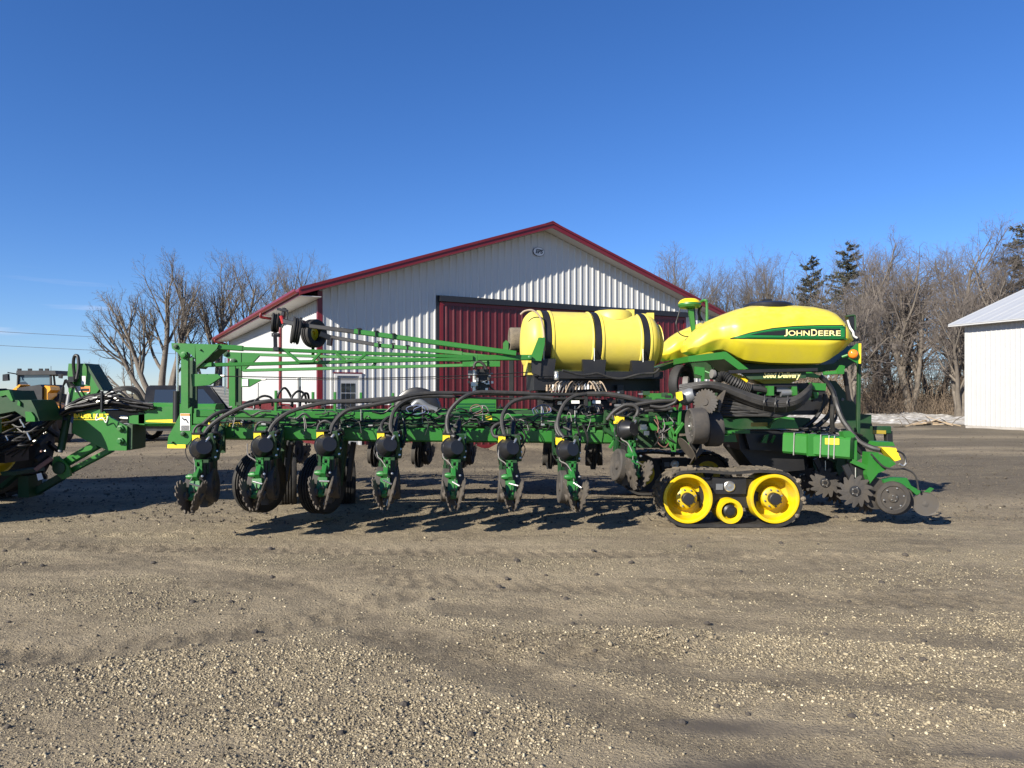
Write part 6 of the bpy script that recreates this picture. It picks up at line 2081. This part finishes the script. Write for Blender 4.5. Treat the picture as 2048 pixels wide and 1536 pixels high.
# three rows seen side on, nearest first
def side_row(D, px0, py0, near):
    s = 9.0 / D
    q = lambda x, y: ((x - 1710) * s + px0, (y - 982) * s + py0)
    pts = lambda l: [q(*p) for p in l]
    b = MB()
    b.plate(pts([(1737.7, 905), (1757, 905), (1758, 944), (1739.7, 967.5), (1734, 950)]), D - .08, .16)
    b.plate(pts([(1757, 907), (1779, 915), (1792, 928), (1767, 942), (1757, 946)]), D - .10, .20)
    b.plate(pts([(1705, 918), (1738, 932), (1736, 941), (1702, 926)]), D - .04, .03)
    r = part(b, "row_unit", "green" if near else "green_shaded", smooth=0)
    b = MB()
    b.plate(pts([(1763, 895), (1792, 896), (1802, 919), (1790, 922.6)]), D - .08, .16)
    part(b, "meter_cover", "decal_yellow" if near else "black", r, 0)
    b = MB()
    b.plate(pts([(1767, 960), (1790, 955), (1814, 956), (1822, 971), (1847, 985), (1833, 990), (1818, 977), (1800, 970), (1770, 970)]), D - .05, .10)
    b.plate(pts([(1850, 985), (1862, 975), (1868, 977), (1858, 988)]), D - .03, .03)
    part(b, "closing_frame", "green_cast", r, 0)
    for dy in (-.10, .08):
        b = MB()
        c = P(*q(1787, 996), D + dy)
        b.lathe(c, (-.16, -1, 0) if dy < 0 else (.1, 1, 0), [(.20, -.09), (.203, -.02), (.195, .0), (.15, .004), (.14, -.008), (.06, -.004), (.05, .01), (.02, .014)], 40)
        g = part(b, "gauge_wheel", "disc_dirty", r)
        if dy < 0:
            for k in range(6):
                a = k * pi / 3 + .2
                part(MB().lathe(c + V((cos(a) * .125, -.004, sin(a) * .125)), (-.16, -1, 0), [(.010, 0), (.010, .012), (.004, .014)], 6), "hub_bolt", "zinc", r)
            for k in range(4):
                a = k * pi / 2 + .5
                part(MB().lathe(c + V((cos(a) * .035, -.01, sin(a) * .035)), (-.16, -1, 0), [(.008, 0), (.008, .012)], 6), "hub_bolt", "zinc", r)
    for dy in (-.09, .09):
        b = MB()
        b.lathe(P(*q(1851, 1008), D + dy), (-.5 if dy < 0 else .5, -1, .1), [(.146, -.004), (.146, .0), (.10, -.014), (.04, -.02), (.035, .0), (.012, .004)], 36)
        part(b, "closing_wheel", "disc_dirty", r)
    for dy, dx in ((-.06, 0), (.10, 22)):
        b = MB()
        star(b, P(*q(1710 + dx, 982 + dx * .6), D + dy), (-.28 if dy < 0 else .28, -1, 0), .208, .140, 13, .009, .5, True)
        w = part(b, "residue_wheel", "disc_dirty", r)
        cc = P(*q(1710 + dx, 982 + dx * .6), D + dy)
        if dy < 0:
            part(MB().lathe(cc, (-.28, -1, 0), [(.066, .005), (.064, .022), (.03, .026), (.02, .04)], 20), "wheel_hub", "plastic", r)
            for k in range(5):
                a = k * 2 * pi / 5
                part(MB().lathe(cc + V((cos(a) * .046, -.02, sin(a) * .046)), (-.28, -1, 0), [(.008, 0), (.008, .012)], 6), "hub_bolt", "zinc", r)
    part(MB().cyl(P(*q(1711, 935), D), P(*q(1711, 978), D), .008, 6), "lift_rod", "zinc", r)
    part(MB().lathe(P(*q(1752, 988), D), (0, 1, 0), [(.19, -.003), (.19, .003)], 32), "opener_disc", "disc_dirty", r)
    b = MB()
    b.beam(P(*q(1690, 930), D + .05), P(*q(1712, 976), D + .02), .06, .08)
    b.plate(pts([(1700, 925), (1738, 935), (1738, 965), (1722, 968), (1702, 950)]), D + .02, .1)
    part(b, "residue_arm", "black", r, 0)
    return r
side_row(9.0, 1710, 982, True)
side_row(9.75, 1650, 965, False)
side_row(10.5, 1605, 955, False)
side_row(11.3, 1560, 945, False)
hoseD([(1742, 908), (1752, 919), (1767, 933), (1785, 938), (1808, 938), (1826, 946), (1834, 962), (1837, 980)], 8.85, 8.85, r=.011, mat="hose")
hoseD([(1794, 902), (1806, 908), (1811, 920), (1808, 932), (1800, 930)], 8.85, 8.8, r=.012, mat="wire")
hoseD([(1798, 928), (1806, 932), (1812, 926)], 8.8, 8.8, r=.012, mat="zinc", name="cable")
hoseD([(1670, 796), (1674, 812), (1684, 838), (1698, 858), (1708, 872), (1722, 886), (1745, 896), (1762, 900)], 9.55, 9.0, r=.034)
hoseD([(1640, 752), (1655, 766), (1666, 784), (1670, 800)], 9.6, 9.55, r=.034, mat="wire")
hoseD([(1666, 810), (1664, 840), (1666, 862)], 9.6, 9.7, r=.032)
hoseD([(1664, 790), (1660, 825), (1640, 848), (1612, 866)], 10.0, 10.0, r=.035, mat="wire")
hoseD([(1650, 788), (1646, 810), (1632, 835), (1606, 858)], 10.1, 10.1, r=.03, mat="wire")
hoseD([(1672, 800), (1672, 836), (1650, 860), (1625, 872)], 10.2, 10.2, r=.02, mat="wire")
for k in range(8):
    x0 = rr.uniform(1600, 1680)
    hose([(x0, 862, 9.85), (x0 + 14, 858 + rr.uniform(-4, 4), 9.8), (x0 + 30, 864, 9.75), (x0 + 48, 872 + rr.uniform(-4, 6), 9.6)], .009, rr.choice(["wire", "grey_hose", "wire"]), "cable", n=4, sides=6)
pplate("end_row_cover", [(1758, 884), (1786, 884), (1790, 892), (1754, 892)], 9.2, .25, "green")
# rear frame, post and lamp
pplate("rear_gusset", [(1650, 760), (1672, 762), (1700, 795), (1714, 812), (1720, 828), (1743, 829), (1743, 845), (1756, 892), (1736, 890), (1708, 862), (1690, 838), (1676, 806)], 10.75, .06, "green_shaded")
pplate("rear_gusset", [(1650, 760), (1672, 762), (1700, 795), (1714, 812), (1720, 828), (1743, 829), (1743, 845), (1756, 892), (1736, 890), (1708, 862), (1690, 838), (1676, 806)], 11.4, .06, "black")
for x, y in ((1685, 799), (1700, 800), (1654, 796), (1666, 797)):
    part(MB().lathe(P(x, y, 10.75), (0, -1, 0), [(.024, 0), (.022, .008), (.014, .010)], 14), "frame_bolt", "grey_hose")
pbeam("lamp_post", (1718, 727, 9.9), (1716, 868, 9.9), 6, .05, "green_shaded")
pbeam("lamp_post", (1689, 744, 9.9), (1698, 800, 9.95), 7, .05, "black")
part(MB().beam(P(1744, 860, 10.4), P(1778, 860, 10.4), .12, .11), "rear_beam", "green_shaded")
pplate("yellow_sticker", [(1746, 860), (1772, 861), (1772, 868), (1746, 867)], 10.335, .004, "gold")
part(MB().beam(P(1776, 862, 10.4), P(1777, 886, 10.4), .1, .09), "rear_beam", "black")
pplate("lamp_bracket", [(1698, 702), (1714.5, 687), (1717.5, 687), (1717.5, 727), (1714.5, 727), (1699, 717.6)], 9.62, .03)
pplate("reflector_strip", [(1717.5, 687), (1722.5, 687), (1722, 727), (1717.5, 727)], 9.618, .034, "decal_yellow")
lc = P(1706.5, 708, 9.60)
part(MB().lathe(lc, (-.25, -1, 0), [(.062, -.02), (.062, .0), (.058, .018), (.045, .034), (.02, .042)], 24), "amber_lamp", "amber")
part(MB().lathe(lc, (-.25, -1, 0), [(.066, -.03), (.066, -.004)], 24), "lamp_housing", "plastic")
part(MB().cyl(P(1684, 714, 9.68), P(1699, 709, 9.64), .018, 8), "lamp_arm", "green")
pbeam("frame_arm", (1646, 747, 9.8), (1683, 744, 9.75), 7, .06, "green")
pplate("frame_arm", [(1676, 741), (1684, 730), (1690, 732), (1688, 748), (1676, 748)], 9.7, .08)
hose([(1695, 640, 9.9), (1700, 655, 9.9), (1706, 664, 9.85), (1708, 672, 9.85), (1714, 676, 9.85)], .014, "white", "cable")
pplate("tank_valve", [(1695, 630), (1712, 632), (1711, 668), (1705, 668), (1700, 645)], 10.0, .1, "plastic")
pplate("tank_valve", [(1704, 673), (1719, 675), (1719, 681), (1706, 684)], 9.95, .1, "plastic")
hose([(1692, 633, 10.0), (1704, 631, 10.0), (1710, 634, 10.0), (1711, 660, 10.0)], .014, "green_shaded", "hand_rail")

# ------------------------------------------------------------------ tractor pulling the planter, mostly out of the picture
tractor = thing("tractor", (-8.8, 10.4, 0), "green tractor with big yellow rims hitched to the planter, cut off by the picture edge", "tractor")
def tpart(b, name, mat, parent=tractor, smooth=35):
    return part(b, name, mat, parent, smooth)
def big_wheel(c, R, w, out=-1):
    b = MB()
    tire(b, c, (0, 1, 0), R * .955, w, R * .60, 0, 64)
    for k in range(22):
        a = 2 * pi * k / 22
        for sgn in (-1, 1):
            a2 = a + (0 if sgn < 0 else pi / 22)
            p = V(c) + V((cos(a2), 0, sin(a2))) * (R * .975)
            q = V(c) + V((cos(a2 + .16), 0, sin(a2 + .16))) * (R * .975)
            b.beam(p + V((0, sgn * w * .5, 0)), q + V((0, sgn * .02, 0)), .06, .07, .2)
    t = tpart(b, "tractor_tire", "rubber")
    b = MB()
    b.lathe(c, (0, out, 0), [(R * .62, -w * .4), (R * .62, w * .36), (R * .56, w * .34), (R * .53, w * .10), (R * .40, -w * .05), (R * .22, .0), (R * .20, w * .2), (R * .08, w * .22)], 56)
    tpart(b, "wheel_rim", "yellow_rim", t)
    return t
big_wheel(V((-8.2, 9.25, .85)), .87, .50)
big_wheel(V((-8.2, 11.5, .85)), .87, .50)
big_wheel(V((-8.2, 8.5, .85)), .87, .50)  # outer near wheel, out of view, added to throw shade on the hitch
big_wheel(V((-11.3, 9.25, .88)), .90, .50)
big_wheel(V((-11.3, 11.5, .88)), .90, .50)
b = MB()
b.box((-9.4, 10.4, 1.25), (3.6, .8, .8))
b.box((-12.0, 10.4, 1.75), (2.6, 1.0, 1.1))
tpart(b, "tractor_body", "green", smooth=0)
b = MB()
b.cyl((-8.0, 9.2, .88), (-8.0, 11.4, .88), .16, 16)
b.box((-7.6, 10.4, .85), (1.0, .5, .35))
tpart(b, "rear_axle", "black")
pplate("rear_fender", [(-40, 790), (0, 782), (18, 781), (26, 800), (62, 800), (72, 820), (79, 842), (60, 842), (30, 822), (-40, 835)], 9.6, .5, "green_shaded", tractor)
pplate("rear_fender", [(0, 782), (18, 780), (26, 801), (22, 802), (12, 790), (0, 793)], 9.58, .05, "green", tractor)  # bright green plates stand in for sunlit spots on the dark fender
pplate("rear_fender", [(50, 823), (62, 824), (69, 834), (70, 843), (52, 843)], 9.57, .05, "green", tractor)
pplate("rear_fender", [(36, 800), (40, 804), (40, 812), (34, 810)], 9.57, .05, "green", tractor)
b = MB()
b.prism([(-10.4, 9.6, 1.7), (-8.75, 9.6, 1.7), (-8.85, 9.65, 3.25), (-10.35, 9.65, 3.25)], V((0, 1.6, 0)))
tpart(b, "cab", "pane", smooth=0)
b = MB()
for dd in (8.15, 11.0):  # slab over the near wheels, out of view, added to shade the hitch
    arc = [(cos(a) * 1.02 - 8.25, sin(a) * 1.02 + .95) for a in [radians(20 + 14 * k) for k in range(11)]]
    if dd < 9:
        arc = [(min(x, -7.45), z) for x, z in arc]
        b.rings([[V((x, dd, z)), V((x, dd + 1.5, z)), V((x, dd + 1.5, z + .06)), V((x, dd, z + .06))] for x, z in arc])
tpart(b, "unseen_shade_fender", "green")
b = MB()  # unseen boxes added to keep the sun off the hitch hoses
b.box((-8.9, 8.9, 2.25), (1.5, .9, .55))
b.box((-8.6, 9.2, 2.7), (.5, .4, .9))
tpart(b, "unseen_sun_block", "black", smooth=0)
b = MB()
b.box((-9.6, 10.4, 3.32), (1.75, 1.9, .16))
tpart(b, "cab_roof", "green", smooth=0)
for x, y in ((-10.4, 9.58), (-8.75, 9.58), (-10.4, 11.22), (-8.75, 11.22)):
    tpart(MB().beam((x, y, 1.6), (x + (.06 if x < -9 else -.10), y + (.04 if y < 10.5 else -.04), 3.26), .08, .08), "cab_pillar", "black")
b = MB()
b.plate([(-30, 985), (0, 968), (30, 945), (34, 948), (4, 975), (-30, 992)], 10.0, .12)
b.plate([(0, 944), (32, 943), (34, 950), (4, 952)], 9.9, .6)
b.plate([(36, 952), (56, 952), (58, 995), (36, 995)], 10.1, .3)
tpart(b, "three_point_hitch", "green_shaded", smooth=0)
for k in range(14):
    x, y = rr.uniform(0, 60), rr.uniform(825, 920)
    tpart(MB().tube(spline([P(x - 30, y + rr.uniform(-6, 20), 9.7), P(x - 8, y + rr.uniform(-4, 10), 9.62), P(x + 16, y - 5, 9.65), P(x + 34, y - rr.uniform(5, 25), 9.8)], 5), .013, 6), "hose", "wire")
for x, y in ((40, 838), (45, 846), (12, 872), (54, 865), (57, 871)):
    tpart(MB().cyl(P(x, y, 9.6), P(x + 4, y + 9, 9.6), .012, 8), "coupler", "zinc")
tpart(MB().beam(P(70, 940, 9.9), P(104, 916, 10.0), .06, .06), "lift_arm", "red_tube")
pplate("warning_sticker", [(73, 948), (82, 946), (86, 958), (76, 961)], 9.85, .01, "decal_white", tractor)

# ------------------------------------------------------------------ yellow tractor far behind on the left
yt = thing("yellow_tractor", (-16.6, 25.2, 0), "yellow and black cab tractor standing far behind the green hitch", "tractor")
def ypart(b, name, mat, smooth=30):
    return part(b, name, mat, yt, smooth)
D0 = 25.0
b = MB()
for x, w in ((35, 3), (103, 3.4)):
    b.beam(P(x, 790, D0), P(x + (1.5 if x < 60 else -2), 744, D0), .06, w / F_PX * D0)
b.beam(P(112, 790, D0 + 1.2), P(107, 746, D0 + 1.2), .06, .05)
b.plate([(33, 741), (110, 741), (112, 749), (32, 750)], D0 - .1, 1.6)
ypart(b, "cab_frame", "black")
b = MB()
for x in (39, 94, 60, 82):
    b.box(P(x, 740, D0 - .05), (.10, .08, .10))
ypart(b, "cab_light", "plastic")
ypart(MB().plate([(38, 750), (101, 750), (103, 772), (36, 772)], D0 + .02, .02), "windscreen", glass("cab_glass", (.10, .16, .2), .05), 0)
ypart(MB().lathe(P(70, 766, D0 + .5), (0, -.6, .8), [(.22, 0), (.22, .03), (.05, .05)], 20), "steering_wheel", "plastic")
ypart(MB().plate([(34, 776), (80, 769), (84, 774), (84, 860), (30, 860)], D0 - 1.3, 1.2), "bonnet", "black", 20)
ypart(MB().plate([(80, 790), (82, 778), (90, 771), (100, 773), (101, 780), (95, 786), (95, 800), (108, 806), (122, 816), (122, 830), (112, 834), (104, 820), (96, 806), (82, 804)], D0 - 1.2, .5), "mudguard", "loader_yellow", 20)
ypart(MB().plate([(24, 780), (38, 769), (41, 770), (31, 782), (31, 790), (26, 790)], D0 - 1.2, .5), "mudguard", "loader_yellow", 20)
for x, y, s in ((112, 836, 1), (10, 836, -1)):
    b = MB()
    tire(b, P(x + 4, 838, D0 - .4), (1, .1, 0), .85, .5, .45, 3, 40)
    ypart(b, "tractor_tire", "rubber")
b = MB()
b.tube([P(33, 748, D0 - .1), P(15, 745, D0 - .3)], .02, 6)
b.plate([(5, 749), (15, 747.5), (16, 761), (5, 762)], D0 - .4, .1)
ypart(b, "side_mirror", "plastic")
b = MB()
b.tube([P(112, 752, D0), P(122, 750, D0)], .02, 6)
b.plate([(116, 748), (123, 748), (122, 757), (117, 756)], D0 - .1, .1)
ypart(b, "side_mirror", "plastic")
ypart(MB().cyl(P(102, 741, D0), P(102, 732, D0), .008, 5), "aerial", "wire")
ypart(MB().plate([(132, 834), (143, 846), (143, 868), (132, 866)], D0 - 3, .4), "front_weight", "black", 0)

# ------------------------------------------------------------------ black pickup behind the mast posts
pk = thing("pickup_truck", P(390, 880, 25.0) * 1.0, "black crew cab pickup parked behind the planter's drawbar", "pickup truck")
pk.location.z = 0
WLOC[pk.name] = V(pk.location)
D1 = 24.6
def kpart(b, name, mat, smooth=30, parent=pk):
    return part(b, name, mat, parent, smooth)
def kl(px):
    return (px - 1024) / F_PX * D1
x_r, x_f = kl(196), kl(535)
def body_section(prof, y0, y1, ins):
    return
b = MB()
low = [(x_r, .55), (x_r - .02, 1.10), (kl(283), 1.13), (kl(450), 1.13), (x_f - .25, 1.06), (x_f, .95), (x_f + .02, .5), (x_f - .2, .38), (x_r + .2, .42)]
b.rings([[V((x, D1 + dy, z if s == 1 else .75 + (z - .75) * s)) for x, z in low] for dy, s in ((.05, .86), (0.0, .97), (.0, 1), (.08, 1.0), (1.75, 1.0), (1.85, .97), (1.88, .86))][0:1] + [[V((x, D1 + dy, .75 + (z - .75) * s)) for x, z in low] for dy, s in ((.0, .95), (.06, 1.0), (1.80, 1.0), (1.88, .95))])
kpart(b, "body", "car_black", 30)
cabp = [(kl(283), 1.13), (kl(287), 1.85), (kl(294), 1.93), (kl(402), 1.93), (kl(415), 1.88), (kl(452), 1.13)]
b = MB()
b.rings([[V((x, D1 + dy + (z - 1.13) * .16, z)) for x, z in cabp] for dy in (.08,)] + [[V((x, D1 + dy - (z - 1.13) * .16, z)) for x, z in cabp] for dy in (1.80,)])
kpart(b, "cab", "car_black", 30)
def side_pane(pts, name="side_window"):
    ps = []
    for x, z in pts:
        ps.append(V((x, D1 + .08 + (z - 1.13) * .16 - .006, z)))
    return kpart(MB().prism(ps, V((0, .012, 0))), name, "pane", 0)
side_pane([(kl(304), 1.24), (kl(305), 1.78), (kl(349), 1.78), (kl(349), 1.24)])
side_pane([(kl(357), 1.24), (kl(357), 1.80), (kl(402), 1.80), (kl(432), 1.24)])
b = MB()
ws = [V((kl(416), D1 + .32, 1.86)), V((kl(452) + .02, D1 + .14, 1.16)), V((kl(452) + .02, D1 + 1.72, 1.16)), V((kl(416), D1 + 1.54, 1.86))]
kpart(b.prism(ws, V((.012, 0, .006))), "windscreen", "pane", 0)
for x in (kl(252), kl(478)):
    b = MB()
    tire(b, (x, D1 + .12, .39), (0, 1, 0), .39, .27, .25, 2, 36)
    w = kpart(b, "wheel", "rubber")
    kpart(MB().lathe((x, D1 + .0, .39), (0, -1, 0), [(.26, -.1), (.26, .0), (.23, .0), (.2, -.05), (.05, -.02), (.01, -.01)], 24), "rim", "grey", 30, w)
    b = MB()
    tire(b, (x, D1 + 1.75, .39), (0, 1, 0), .39, .27, .25, 2, 36)
    kpart(b, "wheel", "rubber")
kpart(MB().box((kl(340), D1 + .0, .42), (3.2, .12, .07)), "running_board", "black", 0)
kpart(MB().box((kl(436), D1 - .10, 1.24), (.14, .2, .18)), "side_mirror", "car_black", 20)
kpart(MB().box((x_f - .1, D1 + .1, .85), (.2, .4, .14)), "headlight", "zinc", 20)
kpart(MB().box((kl(375), D1 - .012, 1.02), (.16, .03, .03)), "door_handle", "car_black", 20)
